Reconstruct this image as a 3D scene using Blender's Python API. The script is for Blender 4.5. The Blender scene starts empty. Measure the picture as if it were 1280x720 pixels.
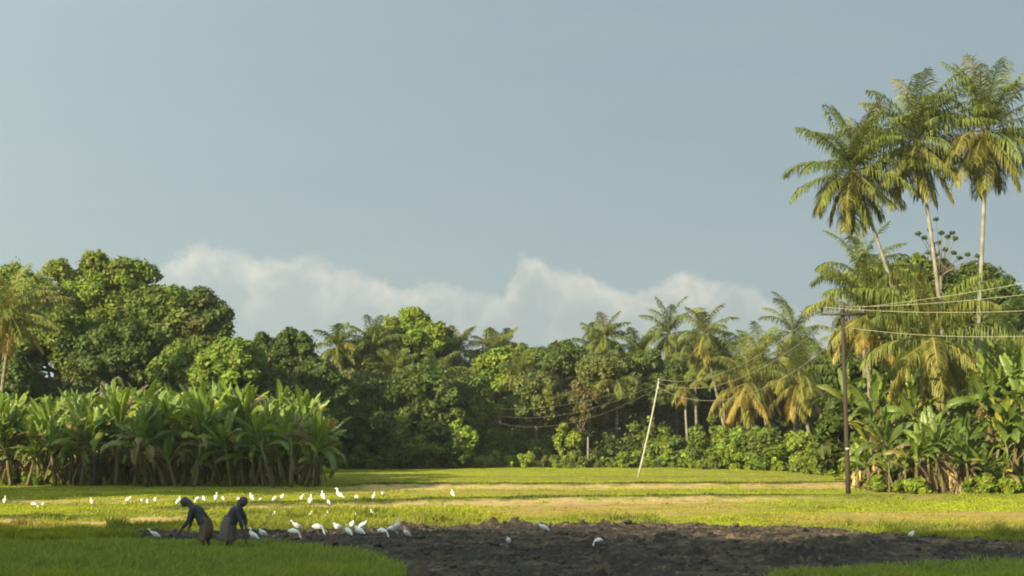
import bpy, bmesh, math, random
import numpy as np
from mathutils import Vector, noise as mnoise

# ------------------------------------------------------------------ camera, sky, sun, exposure
sc = bpy.context.scene
C = sc.collection
CAM_H = 3.1
F = 50.0 * 1280 / 36.0            # focal length in photo pixels
HOR = 540.0                       # row of the horizon in the photo
cam = bpy.data.cameras.new('camera'); camo = bpy.data.objects.new('camera', cam); C.objects.link(camo)
cam.lens = 50; cam.sensor_width = 36; cam.clip_end = 5000; cam.clip_start = 0.5
cam.shift_y = (HOR - 360) / 1280.0
camo.location = (0, 0, CAM_H); camo.rotation_euler = (math.radians(90), 0, 0)
cam.dof.use_dof = True; cam.dof.focus_distance = 72; cam.dof.aperture_fstop = 2.0
sc.camera = camo

SUN_EL = math.radians(21)
SUN_SIDE = math.radians(43)       # how far the sun stands to the left of straight behind the camera
to_sun = Vector((-math.sin(SUN_SIDE) * math.cos(SUN_EL), -math.cos(SUN_SIDE) * math.cos(SUN_EL), math.sin(SUN_EL)))
sun = bpy.data.lights.new('sun', 'SUN'); suno = bpy.data.objects.new('sun', sun); C.objects.link(suno)
sun.energy = 5.0; sun.angle = math.radians(0.6); sun.color = (1.0, 0.85, 0.56)
suno.rotation_euler = to_sun.to_track_quat('Z', 'Y').to_euler()
suno.location = (-40, -30, 30)

world = bpy.data.worlds.new('World'); sc.world = world; world.use_nodes = True
nt = world.node_tree; nt.nodes.clear()
def N(t, typ, **kw):
    n = t.nodes.new(typ)
    for k, v in kw.items(): setattr(n, k, v)
    return n
def L(t, a, b): t.links.new(a, b)
def math_node(t, op, a, b=None, c=None, clamp=False):
    n = N(t, 'ShaderNodeMath', operation=op); n.use_clamp = clamp
    for i, v in enumerate((a, b, c)):
        if v is None: continue
        if isinstance(v, (int, float)): n.inputs[i].default_value = v
        else: L(t, v, n.inputs[i])
    return n.outputs[0]
out = N(nt, 'ShaderNodeOutputWorld'); bg = N(nt, 'ShaderNodeBackground'); bg.inputs[1].default_value = 0.05
L(nt, bg.outputs[0], out.inputs[0])
sky = N(nt, 'ShaderNodeTexSky', sky_type='NISHITA', sun_disc=False)
sky.sun_elevation = SUN_EL; sky.sun_rotation = math.atan2(to_sun.x, to_sun.y)
sky.air_density = 1.0; sky.dust_density = 2.5; sky.ozone_density = 1.5
tc = N(nt, 'ShaderNodeTexCoord'); sep = N(nt, 'ShaderNodeSeparateXYZ'); L(nt, tc.outputs['Generated'], sep.inputs[0])
X, Y, Z = sep.outputs
yy = math_node(nt, 'MAXIMUM', Y, 0.05)
u = math_node(nt, 'DIVIDE', X, yy); v = math_node(nt, 'DIVIDE', Z, yy)
# thin veil of high haze over the whole sky
veil = N(nt, 'ShaderNodeMix', data_type='RGBA'); veil.inputs['Factor'].default_value = 0.8
L(nt, sky.outputs[0], veil.inputs['A']); veil.inputs['B'].default_value = (2.65, 3.4, 3.68, 1)
hz = N(nt, 'ShaderNodeMapping'); hz.inputs['Scale'].default_value = (1.5, 1.5, 9.0); L(nt, tc.outputs['Generated'], hz.inputs[0])
hn = N(nt, 'ShaderNodeTexNoise'); hn.inputs['Scale'].default_value = 1.6; hn.inputs['Detail'].default_value = 5; L(nt, hz.outputs[0], hn.inputs['Vector'])
hm = math_node(nt, 'MULTIPLY_ADD', hn.outputs[0], 0.9, -0.28)
veil2 = N(nt, 'ShaderNodeMix', data_type='RGBA'); L(nt, hm, veil2.inputs['Factor']); L(nt, veil.outputs['Result'], veil2.inputs['A']); veil2.inputs['B'].default_value = (3.5, 4.1, 4.05, 1)
# left part of the sky is a little paler
lf = math_node(nt, 'MULTIPLY_ADD', u, -0.6, 0.2, clamp=True)
veil3 = N(nt, 'ShaderNodeMix', data_type='RGBA'); L(nt, lf, veil3.inputs['Factor']); L(nt, veil2.outputs['Result'], veil3.inputs['A']); veil3.inputs['B'].default_value = (3.9, 4.6, 4.4, 1)
# cumulus bank low over the trees: top outline + noise
crv = N(nt, 'ShaderNodeFloatCurve')
tops = [(-200, 352), (0, 345), (120, 345), (180, 330), (225, 312), (268, 303), (330, 316), (385, 318), (440, 328), (500, 350), (560, 352), (622, 356),
        (648, 320), (664, 311), (690, 330), (740, 343), (800, 352), (850, 342), (920, 346), (975, 368), (1020, 385), (1150, 400), (1400, 380)]
cm = crv.mapping; c0 = cm.curves[0]
def cu(px): return ((px - 640) / F + 0.6) / 1.2
def cv(py): return ((540 - py) / F) / 0.2
c0.points[0].location = (0, cv(370)); c0.points[1].location = (1, cv(370))
for px, py in tops: c0.points.new(cu(px), cv(py))
cm.update()
un = N(nt, 'ShaderNodeCombineXYZ'); L(nt, u, un.inputs[0]); L(nt, v, un.inputs[1])
cn = N(nt, 'ShaderNodeTexNoise'); cn.inputs['Scale'].default_value = 30; cn.inputs['Detail'].default_value = 7; cn.inputs['Roughness'].default_value = 0.6; L(nt, un.outputs[0], cn.inputs['Vector'])
cn2 = N(nt, 'ShaderNodeTexNoise'); cn2.inputs['Scale'].default_value = 9; cn2.inputs['Detail'].default_value = 6; L(nt, un.outputs[0], cn2.inputs['Vector'])
L(nt, math_node(nt, 'MULTIPLY_ADD', math_node(nt, 'ADD', u, math_node(nt, 'MULTIPLY_ADD', cn.outputs[0], 0.03, -0.015)), 1 / 1.2, 0.5), crv.inputs['Value'])
topv = math_node(nt, 'MULTIPLY', crv.outputs[0], 0.2)
dd = math_node(nt, 'SUBTRACT', math_node(nt, 'ADD', topv, math_node(nt, 'MULTIPLY_ADD', cn.outputs[0], 0.046, -0.025)), v)   # >0 inside
edge = math_node(nt, 'MULTIPLY', dd, 130.0, clamp=True)
fade = math_node(nt, 'MULTIPLY_ADD', dd, -14.0, 1.15, clamp=True)
inner = math_node(nt, 'MULTIPLY_ADD', cn2.outputs[0], 2.6, -0.5, clamp=True)
cmask = math_node(nt, 'MULTIPLY', math_node(nt, 'MULTIPLY', math_node(nt, 'MULTIPLY', edge, fade), inner), 0.9)
cl = N(nt, 'ShaderNodeMix', data_type='RGBA'); L(nt, cmask, cl.inputs['Factor']); L(nt, veil3.outputs['Result'], cl.inputs['A']); 
cn3 = N(nt, 'ShaderNodeTexNoise'); cn3.inputs['Scale'].default_value = 48; cn3.inputs['Detail'].default_value = 6; cn3.inputs['Distortion'].default_value = 0.6; L(nt, un.outputs[0], cn3.inputs['Vector'])
lit_ = math_node(nt, 'ADD', math_node(nt, 'MULTIPLY_ADD', dd, -26.0, 0.75, clamp=True), math_node(nt, 'MULTIPLY_ADD', cn3.outputs[0], 2.4, -1.2), clamp=True)
cc_ = N(nt, 'ShaderNodeMix', data_type='RGBA'); L(nt, lit_, cc_.inputs['Factor']); cc_.inputs['A'].default_value = (4.0, 4.4, 4.3, 1); cc_.inputs['B'].default_value = (6.3, 6.2, 5.4, 1)
L(nt, cc_.outputs['Result'], cl.inputs['B'])
# paler low air below the clouds
low = math_node(nt, 'MULTIPLY_ADD', v, -7.0, 0.75, clamp=True)
cl2 = N(nt, 'ShaderNodeMix', data_type='RGBA'); L(nt, math_node(nt, 'MULTIPLY', low, 0.35), cl2.inputs['Factor']); L(nt, cl.outputs['Result'], cl2.inputs['A']); cl2.inputs['B'].default_value = (2.9, 3.6, 3.75, 1)
sv = N(nt, 'ShaderNodeVectorMath', operation='DOT_PRODUCT'); L(nt, tc.outputs['Generated'], sv.inputs[0]); sv.inputs[1].default_value = tuple(to_sun)
glow = math_node(nt, 'POWER', math_node(nt, 'MULTIPLY_ADD', sv.outputs['Value'], 0.5, 0.5, clamp=True), 2.2)  # sky brightened towards the sun, added to lift the shade
scl = N(nt, 'ShaderNodeVectorMath', operation='SCALE'); L(nt, cl2.outputs['Result'], scl.inputs[0]); L(nt, math_node(nt, 'MULTIPLY_ADD', glow, 2.4, 0.94), scl.inputs['Scale'])
L(nt, scl.outputs[0], bg.inputs[0])

sc.view_settings.view_transform = 'Standard'; sc.view_settings.look = 'None'
sc.view_settings.exposure = 1.3; sc.view_settings.gamma = 1.0
sc.cycles.max_bounces = 5; sc.cycles.diffuse_bounces = 2; sc.cycles.transmission_bounces = 3; sc.cycles.glossy_bounces = 2
sc.cycles.caustics_reflective = False; sc.cycles.caustics_refractive = False
sc.cycles.use_denoising = True; sc.cycles.volume_bounces = 0; sc.cycles.volume_step_rate = 20; sc.cycles.volume_max_steps = 64
sc.render.film_transparent = False
sc.cycles.pixel_filter_type = 'BLACKMAN_HARRIS'; sc.cycles.filter_width = 1.9

# ------------------------------------------------------------------ helpers
rng = np.random.default_rng(7); R = random.Random(5)
def W(px, py, z=0.0):
    """world point on height z that the photo shows at (px, py)"""
    d = F * (CAM_H - z) / (py - HOR)
    return np.array([(px - 640) / F * d, d, z])
def D(py): return F * CAM_H / (py - HOR)
def P(px, py, d):
    """world point at distance d that the photo shows at (px, py)"""
    return np.array([(px - 640) / F * d, d, CAM_H + (HOR - py) * d / F])
ONES = 'zeroth first second third fourth fifth sixth seventh eighth ninth tenth eleventh twelfth thirteenth fourteenth fifteenth sixteenth seventeenth eighteenth nineteenth'.split()
def nth(n):
    if n < 20: return ONES[n]
    t = {2: 'twent', 3: 'thirt', 4: 'fort', 5: 'fift', 6: 'sixt'}[n // 10]
    return t + 'ieth' if n % 10 == 0 else t + 'y-' + ONES[n % 10]

def tag(o, label=None, cat=None, group=None, kind=None):
    if label: o['label'] = label
    if cat: o['category'] = cat
    if group: o['group'] = group
    if kind: o['kind'] = kind
    return o
def empty(name, loc, label, cat, group=None, rz=0.0):
    o = bpy.data.objects.new(name, None); C.objects.link(o); o.location = loc; o.rotation_euler = (0, 0, rz)
    o.empty_display_size = 0.2
    return tag(o, label, cat, group)
def link(name, me, parent=None):
    o = bpy.data.objects.new(name, me); C.objects.link(o)
    if parent: o.parent = parent
    return o
def copy_tree(o, parent=None):
    c = o.copy(); C.objects.link(c)
    if parent is not None: c.parent = parent
    for ch in list(o.children): copy_tree(ch, c)
    return c

class MB:
    """collects vertices, faces (3 or 4 corners) and a colour per vertex, builds one mesh"""
    def __init__(s): s.v = []; s.c = []; s.q = []; s.t = []; s.n = 0
    def add(s, V, Q=None, T=None, col=(1, 1, 1)):
        V = np.asarray(V, dtype=np.float32).reshape(-1, 3); s.v.append(V)
        col = np.asarray(col, dtype=np.float32)
        if col.ndim == 1: col = np.tile(col[:3], (len(V), 1))
        s.c.append(col)
        if Q is not None and len(Q): s.q.append(np.asarray(Q, dtype=np.int64).reshape(-1, 4) + s.n)
        if T is not None and len(T): s.t.append(np.asarray(T, dtype=np.int64).reshape(-1, 3) + s.n)
        s.n += len(V)
    def mesh(s, name, mat, smooth=False):
        V = np.concatenate(s.v); Cc = np.concatenate(s.c)
        Q = np.concatenate(s.q) if s.q else np.zeros((0, 4), int); T = np.concatenate(s.t) if s.t else np.zeros((0, 3), int)
        me = bpy.data.meshes.new(name)
        me.vertices.add(len(V)); me.vertices.foreach_set('co', V.ravel())
        nl = len(Q) * 4 + len(T) * 3
        me.loops.add(nl); me.loops.foreach_set('vertex_index', np.concatenate([Q.ravel(), T.ravel()]).astype(np.int32))
        me.polygons.add(len(Q) + len(T))
        st = np.concatenate([np.arange(len(Q)) * 4, len(Q) * 4 + np.arange(len(T)) * 3]).astype(np.int32)
        me.polygons.foreach_set('loop_start', st)
        if smooth: me.polygons.foreach_set('use_smooth', np.ones(len(Q) + len(T), dtype=bool))
        a = me.color_attributes.new('tint', 'FLOAT_COLOR', 'POINT')
        a.data.foreach_set('color', np.concatenate([Cc, np.ones((len(Cc), 1), np.float32)], 1).ravel())
        me.materials.append(mat)
        me.update(calc_edges=True); me.validate()
        return me
    def tube(s, pts, rad, n=8, col=(1, 1, 1), cap=True, squash=None):
        pts = np.asarray(pts, float); k = len(pts); rad = np.broadcast_to(np.asarray(rad, float), (k,)) if np.ndim(rad) <= 1 else rad
        tan = np.gradient(pts, axis=0); tan /= np.linalg.norm(tan, axis=1)[:, None] + 1e-9
        ref = np.array([0, 0, 1.0]) if abs(tan[0][2]) < 0.9 else np.array([0, 1.0, 0])
        rings = []; a = np.linspace(0, 2 * np.pi, n, endpoint=False)
        side = np.cross(tan[0], ref); side /= np.linalg.norm(side)
        for i in range(k):
            side = side - tan[i] * side.dot(tan[i]); side /= np.linalg.norm(side) + 1e-9
            up = np.cross(side, tan[i]); w = 1.0 if squash is None else squash[i]
            rings.append(pts[i] + rad[i] * (np.cos(a)[:, None] * side * w + np.sin(a)[:, None] * up))
        V = np.concatenate(rings); Q = []
        for i in range(k - 1):
            for j in range(n):
                Q.append((i * n + j, i * n + (j + 1) % n, (i + 1) * n + (j + 1) % n, (i + 1) * n + j))
        T = []
        if cap:
            V = np.concatenate([V, pts[:1], pts[-1:]]); e0, e1 = k * n, k * n + 1
            for j in range(n):
                T.append((e0, (j + 1) % n, j)); T.append((e1, (k - 1) * n + j, (k - 1) * n + (j + 1) % n))
        if np.ndim(col) == 2 and len(col) == k:
            col = np.repeat(np.asarray(col), n, axis=0)
            if cap: col = np.concatenate([col, col[:1], col[-1:]])
        s.add(V, Q, T, col)

# ------------------------------------------------------------------ materials
def mat(name, rough=0.7, spec=0.3, translucent=0.0, noise_scale=None, noise_amt=0.3, bump=0.0, base=None, bump_scale=8.0, obj_var=0.0, trans_tint=(1, 1, 1)):
    m = bpy.data.materials.new(name); m.use_nodes = True; t = m.node_tree; b = t.nodes['Principled BSDF']
    b.inputs['Roughness'].default_value = rough; b.inputs['Specular IOR Level'].default_value = spec
    o = t.nodes['Material Output']
    if base is None:
        at = N(t, 'ShaderNodeAttribute', attribute_name='tint'); col = at.outputs['Color']
    else:
        rg = N(t, 'ShaderNodeRGB'); rg.outputs[0].default_value = (*base, 1); col = rg.outputs[0]
    if noise_scale:
        tcn = N(t, 'ShaderNodeTexCoord'); nn = N(t, 'ShaderNodeTexNoise'); nn.inputs['Scale'].default_value = noise_scale; nn.inputs['Detail'].default_value = 6
        L(t, tcn.outputs['Object'], nn.inputs['Vector'])
        f = math_node(t, 'MULTIPLY_ADD', nn.outputs[0], 2 * noise_amt, 1 - noise_amt)
        vm = N(t, 'ShaderNodeVectorMath', operation='SCALE'); L(t, col, vm.inputs[0]); L(t, f, vm.inputs['Scale']); col = vm.outputs[0]
    if obj_var:
        oi = N(t, 'ShaderNodeObjectInfo'); f = math_node(t, 'MULTIPLY_ADD', oi.outputs['Random'], 2 * obj_var, 1 - obj_var)
        vm = N(t, 'ShaderNodeVectorMath', operation='SCALE'); L(t, col, vm.inputs[0]); L(t, f, vm.inputs['Scale']); col = vm.outputs[0]
    L(t, col, b.inputs['Base Color'])
    if bump:
        tcn = N(t, 'ShaderNodeTexCoord'); nn = N(t, 'ShaderNodeTexNoise'); nn.inputs['Scale'].default_value = bump_scale; nn.inputs['Detail'].default_value = 8
        L(t, tcn.outputs['Object'], nn.inputs['Vector']); bp = N(t, 'ShaderNodeBump'); bp.inputs['Strength'].default_value = bump; bp.inputs['Distance'].default_value = 0.1
        L(t, nn.outputs[0], bp.inputs['Height']); L(t, bp.outputs[0], b.inputs['Normal'])
    if translucent:
        tr = N(t, 'ShaderNodeBsdfTranslucent'); mx = N(t, 'ShaderNodeMixShader'); mx.inputs[0].default_value = translucent
        vm = N(t, 'ShaderNodeVectorMath', operation='MULTIPLY'); L(t, col, vm.inputs[0]); vm.inputs[1].default_value = trans_tint; L(t, vm.outputs[0], tr.inputs[0])
        L(t, b.outputs[0], mx.inputs[1]); L(t, tr.outputs[0], mx.inputs[2]); L(t, mx.outputs[0], o.inputs[0])
    return m
M_leaf = mat('leaf', 0.55, 0.25, 0.32, obj_var=0.12, trans_tint=(1.5, 1.4, 0.7))
M_palm = mat('palm_frond', 0.5, 0.35, 0.28, trans_tint=(1.4, 1.3, 0.7))
M_banana = mat('banana_leaf', 0.42, 0.4, 0.35, obj_var=0.15, trans_tint=(1.5, 1.5, 0.6))
M_grass = mat('grass_blade', 0.6, 0.2, 0.4, trans_tint=(1.5, 1.4, 0.6))
M_ground = mat('field_soil', 0.95, 0.1, 0, noise_scale=2.2, noise_amt=0.45, bump=0.6, bump_scale=5)
M_mud = mat('ploughed_mud', 0.8, 0.3, 0, noise_scale=5.0, noise_amt=0.5, bump=0.8, bump_scale=14)
M_bark = mat('bark', 0.9, 0.15, 0, noise_scale=3.0, noise_amt=0.35, bump=0.6, bump_scale=12)
M_dry = mat('dead_leaf', 0.9, 0.1, 0.2, noise_scale=6, noise_amt=0.3)
M_wood = mat('pole_wood', 0.9, 0.15, 0, noise_scale=5, noise_amt=0.35, bump=0.3)
M_metal = mat('painted_metal', 0.6, 0.4, 0)
M_feather = mat('white_feather', 0.75, 0.2, 0.1)
M_cloth = mat('cotton_cloth', 0.95, 0.1, 0, noise_scale=16, noise_amt=0.25, bump=0.3, bump_scale=40)
M_skin = mat('skin', 0.6, 0.35, 0)
M_wire = mat('cable', 0.5, 0.4, 0)

# ------------------------------------------------------------------ ground
def fnoise(x, y, s, seed=0.0, octv=3):
    """cheap smooth value noise on arrays"""
    r = np.zeros_like(x, dtype=float); amp = 1.0; tot = 0
    for o in range(octv):
        xs = x * s + seed * 17.3 + o * 31.7; ys = y * s + seed * 9.1 + o * 11.9
        xi = np.floor(xs).astype(np.int64); yi = np.floor(ys).astype(np.int64); fx = xs - xi; fy = ys - yi
        fx = fx * fx * (3 - 2 * fx); fy = fy * fy * (3 - 2 * fy)
        def h(a, b):
            n = (a * 374761393 + b * 668265263 + int(seed * 1013) * 974711) & 0xffffffff
            n = ((n ^ (n >> 13)) * 1274126177) & 0xffffffff
            return ((n ^ (n >> 16)) & 0xffff) / 65535.0
        r += amp * ((h(xi, yi) * (1 - fx) + h(xi + 1, yi) * fx) * (1 - fy) + (h(xi, yi + 1) * (1 - fx) + h(xi + 1, yi + 1) * fx) * fy)
        tot += amp; amp *= 0.5; s = s * 2.1
    return r / tot
def sstep(a, b, x): t = np.clip((x - a) / (b - a), 0, 1); return t * t * (3 - 2 * t)
def band(py, c, w, soft=0.6): return sstep(w + soft, w - soft, np.abs(py - c)) if w > soft else sstep(w + soft, 0, np.abs(py - c))
def it(px, pts): return np.interp(px, [p[0] for p in pts], [p[1] for p in pts])

G_LIME = np.array([0.255, 0.285, 0.018]); G_GREEN = np.array([0.125, 0.155, 0.032]); G_DARK = np.array([0.035, 0.055, 0.014])
G_DRY = np.array([0.30, 0.22, 0.07]); SAND = np.array([0.40, 0.28, 0.13]); DARK_GROUND = np.array([0.075, 0.055, 0.035])

def mud_inside(x, y):
    """signed mask > 0 in the ploughed plot, measured in rows of the photo"""
    px = 640 + x / y * F; py = HOR + F * CAM_H / y
    wob = (fnoise(x, y, 0.9, 3) - 0.5) * 5
    top = it(px, [(-400, 672), (120, 671), (200, 669), (330, 667), (470, 665), (560, 664), (610, 659), (740, 658.5), (860, 660), (1000, 664), (1100, 671), (1280, 680), (1500, 688)])
    bot = it(px, [(-400, 668), (110, 669), (150, 674), (200, 677), (300, 680), (380, 687), (440, 694), (480, 701), (505, 711), (520, 860), (830, 870), (900, 790), (960, 724), (1100, 714), (1280, 706), (1500, 702)])
    return np.minimum(py + wob * 0.4 - top, bot - py + wob)

def ground_masks(x, y):
    px = 640 + x / y * F; py = HOR + F * CAM_H / y
    py = py + (fnoise(x, y * 0.3, 0.35, 71) - 0.5) * 3.0 + (fnoise(x, y, 1.5, 72) - 0.5) * 2.2
    n1 = fnoise(x, y * 2.0, 0.25, 1); n2 = fnoise(x, y * 2.5, 1.3, 2); n3 = fnoise(x, y, 0.08, 5)
    bare = np.zeros_like(x); dry = np.zeros_like(x); tall = np.zeros_like(x); dark = np.zeros_like(x)
    # earth bund between the far field and the next plot
    c = it(px, [(-400, 612), (300, 612), (420, 611.5), (700, 610), (1050, 608.5), (1100, 612), (1300, 613), (1700, 613)])
    bare = np.maximum(bare, band(py, c, 1.7, 0.7) * sstep(405, 450, px) * 0.9)
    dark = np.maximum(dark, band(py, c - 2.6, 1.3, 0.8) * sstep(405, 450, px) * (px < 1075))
    # bare strip on the left by the egrets
    c = it(px, [(-400, 626), (0, 627), (230, 624.5), (420, 617), (640, 617)])
    bare = np.maximum(bare, band(py, c, 2.2, 1.0) * sstep(330, 180, px) * (0.5 + n2 * 0.6))
    dry = np.maximum(dry, band(py, 616, 2, 1.5) * sstep(300, 420, px) * sstep(900, 600, px) * 0.7)
    # path that crosses the middle
    c = it(px, [(250, 638.5), (417, 635), (530, 632), (640, 630), (900, 627), (1300, 626)]); w = it(px, [(250, 1.2), (420, 1.8), (640, 2.6), (900, 2.2), (1280, 0.8)])
    bare = np.maximum(bare, sstep(w + 0.9, w - 0.6, np.abs(py - c)) * sstep(240, 300, px) * sstep(1150, 820, px) * 0.95)
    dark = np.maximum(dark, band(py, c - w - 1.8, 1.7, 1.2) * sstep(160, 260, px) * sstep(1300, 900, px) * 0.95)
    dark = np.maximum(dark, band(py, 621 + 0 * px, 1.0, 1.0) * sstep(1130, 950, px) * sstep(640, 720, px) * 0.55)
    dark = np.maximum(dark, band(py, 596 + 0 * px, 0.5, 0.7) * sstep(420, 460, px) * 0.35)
    # bare path at the lower left
    c = it(px, [(-400, 660), (0, 656.5), (210, 650.5), (330, 648)]); w = it(px, [(0, 2.4), (210, 1.6), (330, 0.4)])
    bare = np.maximum(bare, sstep(w + 0.9, w - 0.6, np.abs(py - c)) * sstep(300, 190, px))
    dry = np.maximum(dry, sstep(c, c + 1, py) * sstep(c + 11, c + 5, py) * sstep(330, 120, px) * 0.85)
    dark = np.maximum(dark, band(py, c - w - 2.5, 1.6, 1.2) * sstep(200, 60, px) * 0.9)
    # dry stubble in the middle and on the right
    d1 = sstep(628, 632, py) * sstep(652, 640, py) * sstep(540, 660, px) * sstep(1010, 860, px)
    d2 = sstep(638, 643, py) * sstep(664, 650, py) * sstep(900, 1060, px)
    dry = np.maximum(dry, np.maximum(d1, d2) * sstep(0.30, 0.62, 0.55 * n1 + 0.45 * n2 + 0.08))
    dry = np.maximum(dry, sstep(584, 600, py) * sstep(612, 604, py) * 0.35 * n1 + 0.0)
    dry = np.maximum(dry, sstep(0.62, 0.8, n1) * 0.55)
    # under the right hand banana grove and the tree line
    bare = np.maximum(bare, sstep(1090, 1130, px) * sstep(610, 613, py) * sstep(618.5, 617, py) * 0.9)
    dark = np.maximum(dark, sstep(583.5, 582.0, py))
    # tall fresh grass
    tall = np.maximum(tall, sstep(655, 662, py) * sstep(720, 600, px)); tall = np.maximum(tall, sstep(636, 642, py) * sstep(662, 655, py) * sstep(230, 330, px) * sstep(640, 540, px) * 0.9)
    tall = np.maximum(tall, sstep(652, 658, py) * sstep(930, 1000, px) * 0.8)
    tall = np.maximum(tall, band(py, 652, 5, 2) * band(px, 765, 60, 20) * 0.9)
    bare = bare * sstep(0.22, 0.42, fnoise(x, y * 1.5, 0.9, 73))
    return px, py, np.clip(bare, 0, 1), np.clip(dry, 0, 1), np.clip(tall, 0, 1), np.clip(dark, 0, 1), n1, n2, n3

def ground_height(x, y):
    px = 640 + x / y * F; py = HOR + F * CAM_H / y
    h = (fnoise(x, y, 0.5, 8) - 0.5) * 0.08 + (fnoise(x, y, 2.0, 9) - 0.5) * 0.03
    h += 0.16 * band(py, it(px, [(-400, 612), (420, 609), (700, 608), (1050, 606.5), (1700, 610)]), 1.6, 1.0) * sstep(400, 460, px)
    c = it(px, [(160, 634), (250, 634), (417, 631), (530, 628.5), (640, 626), (900, 623.5), (1300, 623)])
    h += 0.16 * band(py, c, 2.0, 1.5) * sstep(150, 260, px)
    h += 0.15 * band(py, it(px, [(0, 651), (210, 646), (330, 643)]), 2.5, 2.0) * sstep(330, 200, px)
    return h

def ground_color(x, y):
    px, py, bare, dry, tall, dark, n1, n2, n3 = ground_masks(x, y)
    g = G_LIME[None] * (0.75 + 0.3 * n2[:, None]) * (1 - 0.35 * n3[:, None]) + 0
    f = sstep(0.35, 0.7, n1)[:, None]; g = g * (1 - f * 0.55) + G_GREEN * f * 0.55
    c = g * (1 - dry[:, None]) + G_DRY * (0.7 + 0.5 * n2[:, None]) * dry[:, None]
    c = c * (1 - bare[:, None]) + SAND * (0.75 + 0.4 * n2[:, None]) * bare[:, None]
    c = c * (1 - tall[:, None] * 0.5) + G_GREEN * 0.6 * tall[:, None] * 0.5
    c = c * (1 - dark[:, None] * 0.75) + DARK_GROUND * dark[:, None] * 0.75  # darker ground in bands along the bunds and at the tree line
    mi = sstep(-3, 0, mud_inside(x, y))[:, None]
    return c * (1 - mi) + np.array([0.045, 0.036, 0.026]) * mi

rows = np.concatenate([F * CAM_H / np.linspace(232, 41, 520) , np.linspace(137, 210, 18)])
cols = np.linspace(-0.50, 0.50, 560)
gy = np.repeat(rows[:, None], len(cols), 1); gx = gy * cols[None] * (1 + 0.0 * gy)
mg = MB(); nr, nc = gy.shape
fx, fy = gx.ravel(), gy.ravel()
hz_ = ground_height(fx, fy)
hz_ *= np.clip((fy - rows[0]) / 2, 0, 1) * np.clip((205 - fy) / 20, 0, 1)
ii = (np.arange(nr - 1)[:, None] * nc + np.arange(nc - 1)[None]).ravel()
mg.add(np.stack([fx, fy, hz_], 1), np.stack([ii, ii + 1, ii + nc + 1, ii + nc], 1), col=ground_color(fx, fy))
tag(link('field', mg.mesh('field', M_ground, True)), kind='structure')
# the plain all around, to the horizon, a hand lower than the field sheet
mg = MB(); a = 1500.0
gxs = np.linspace(-a, a, 60); X0, Y0 = np.meshgrid(gxs, gxs); ii = (np.arange(59)[:, None] * 60 + np.arange(59)[None]).ravel()
mg.add(np.stack([X0.ravel(), Y0.ravel(), np.full(3600, -0.12)], 1), np.stack([ii, ii + 1, ii + 61, ii + 60], 1), col=G_GREEN * 0.8)
tag(link('ground', mg.mesh('ground', M_ground, True)), kind='structure')

hzm = bpy.data.materials.new('haze'); hzm.use_nodes = True; ht = hzm.node_tree; ht.nodes.clear()
ho = N(ht, 'ShaderNodeOutputMaterial'); pv = N(ht, 'ShaderNodeVolumePrincipled'); pv.inputs['Color'].default_value = (0.9, 0.93, 0.95, 1); pv.inputs['Density'].default_value = 0.00018; pv.inputs['Anisotropy'].default_value = 0.0
L(ht, pv.outputs[0], ho.inputs['Volume'])
hb0 = MB(); hv = np.array([(x, y, z) for x in (-1505, 1505) for y in (-1505, 1505) for z in (-1.2, 36)], float)
hb0.add(hv, [(0, 1, 3, 2), (4, 6, 7, 5), (0, 4, 5, 1), (2, 3, 7, 6), (0, 2, 6, 4), (1, 5, 7, 3)])
tag(link('haze', hb0.mesh('haze', hzm)), 'thin pale haze in the evening air over the fields', 'haze', kind='stuff')

# ploughed plot: clods thrown up by the hoe
def mud_z(fx, fy):
    ins = mud_inside(fx, fy)
    m = sstep(-1.5, 2.5, ins)
    wx = (fnoise(fx, fy, 1.2, 40) - 0.5) * 0.8; wy = (fnoise(fx, fy, 1.2, 41) - 0.5) * 0.8
    clod = np.abs(fnoise(fx + wx, fy + wy, 3.6, 20, 3) - 0.5) * 2
    clod2 = np.maximum(0, fnoise(fx + wy, fy + wx, 3.2, 22, 4) - 0.52) * (0.6 + 3.2 * sstep(0.45, 0.75, fnoise(fx, fy, 0.7, 27)))
    big = fnoise(fx, fy, 0.55, 26, 2)
    ridge = 0.5 + 0.5 * np.sin((fy + 0.5 * fnoise(fx, fy, 0.3, 30)) * 2 * np.pi / 1.25)
    hh = 0.04 + 0.20 * (1 - clod) ** 3 * (0.3 + big) + 0.30 * clod2 + 0.05 * ridge + 0.07 * sstep(7, 2, ins) * (py0 := (F * CAM_H / fy + HOR < 668)) * fnoise(fx, fy, 1.6, 33)
    z = -0.16 + (hh * (0.62 + 0.2 * sstep(6, 2, ins) * (F * CAM_H / fy + HOR < 672)) + 0.16) * m
    return ins, z
ys = np.arange(25.5, 47.5, 0.055); xs = np.arange(-17.5, 18.5, 0.055)
X0, Y0 = np.meshgrid(xs, ys); fx, fy = X0.ravel(), Y0.ravel()
ins, z = mud_z(fx, fy)
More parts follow.
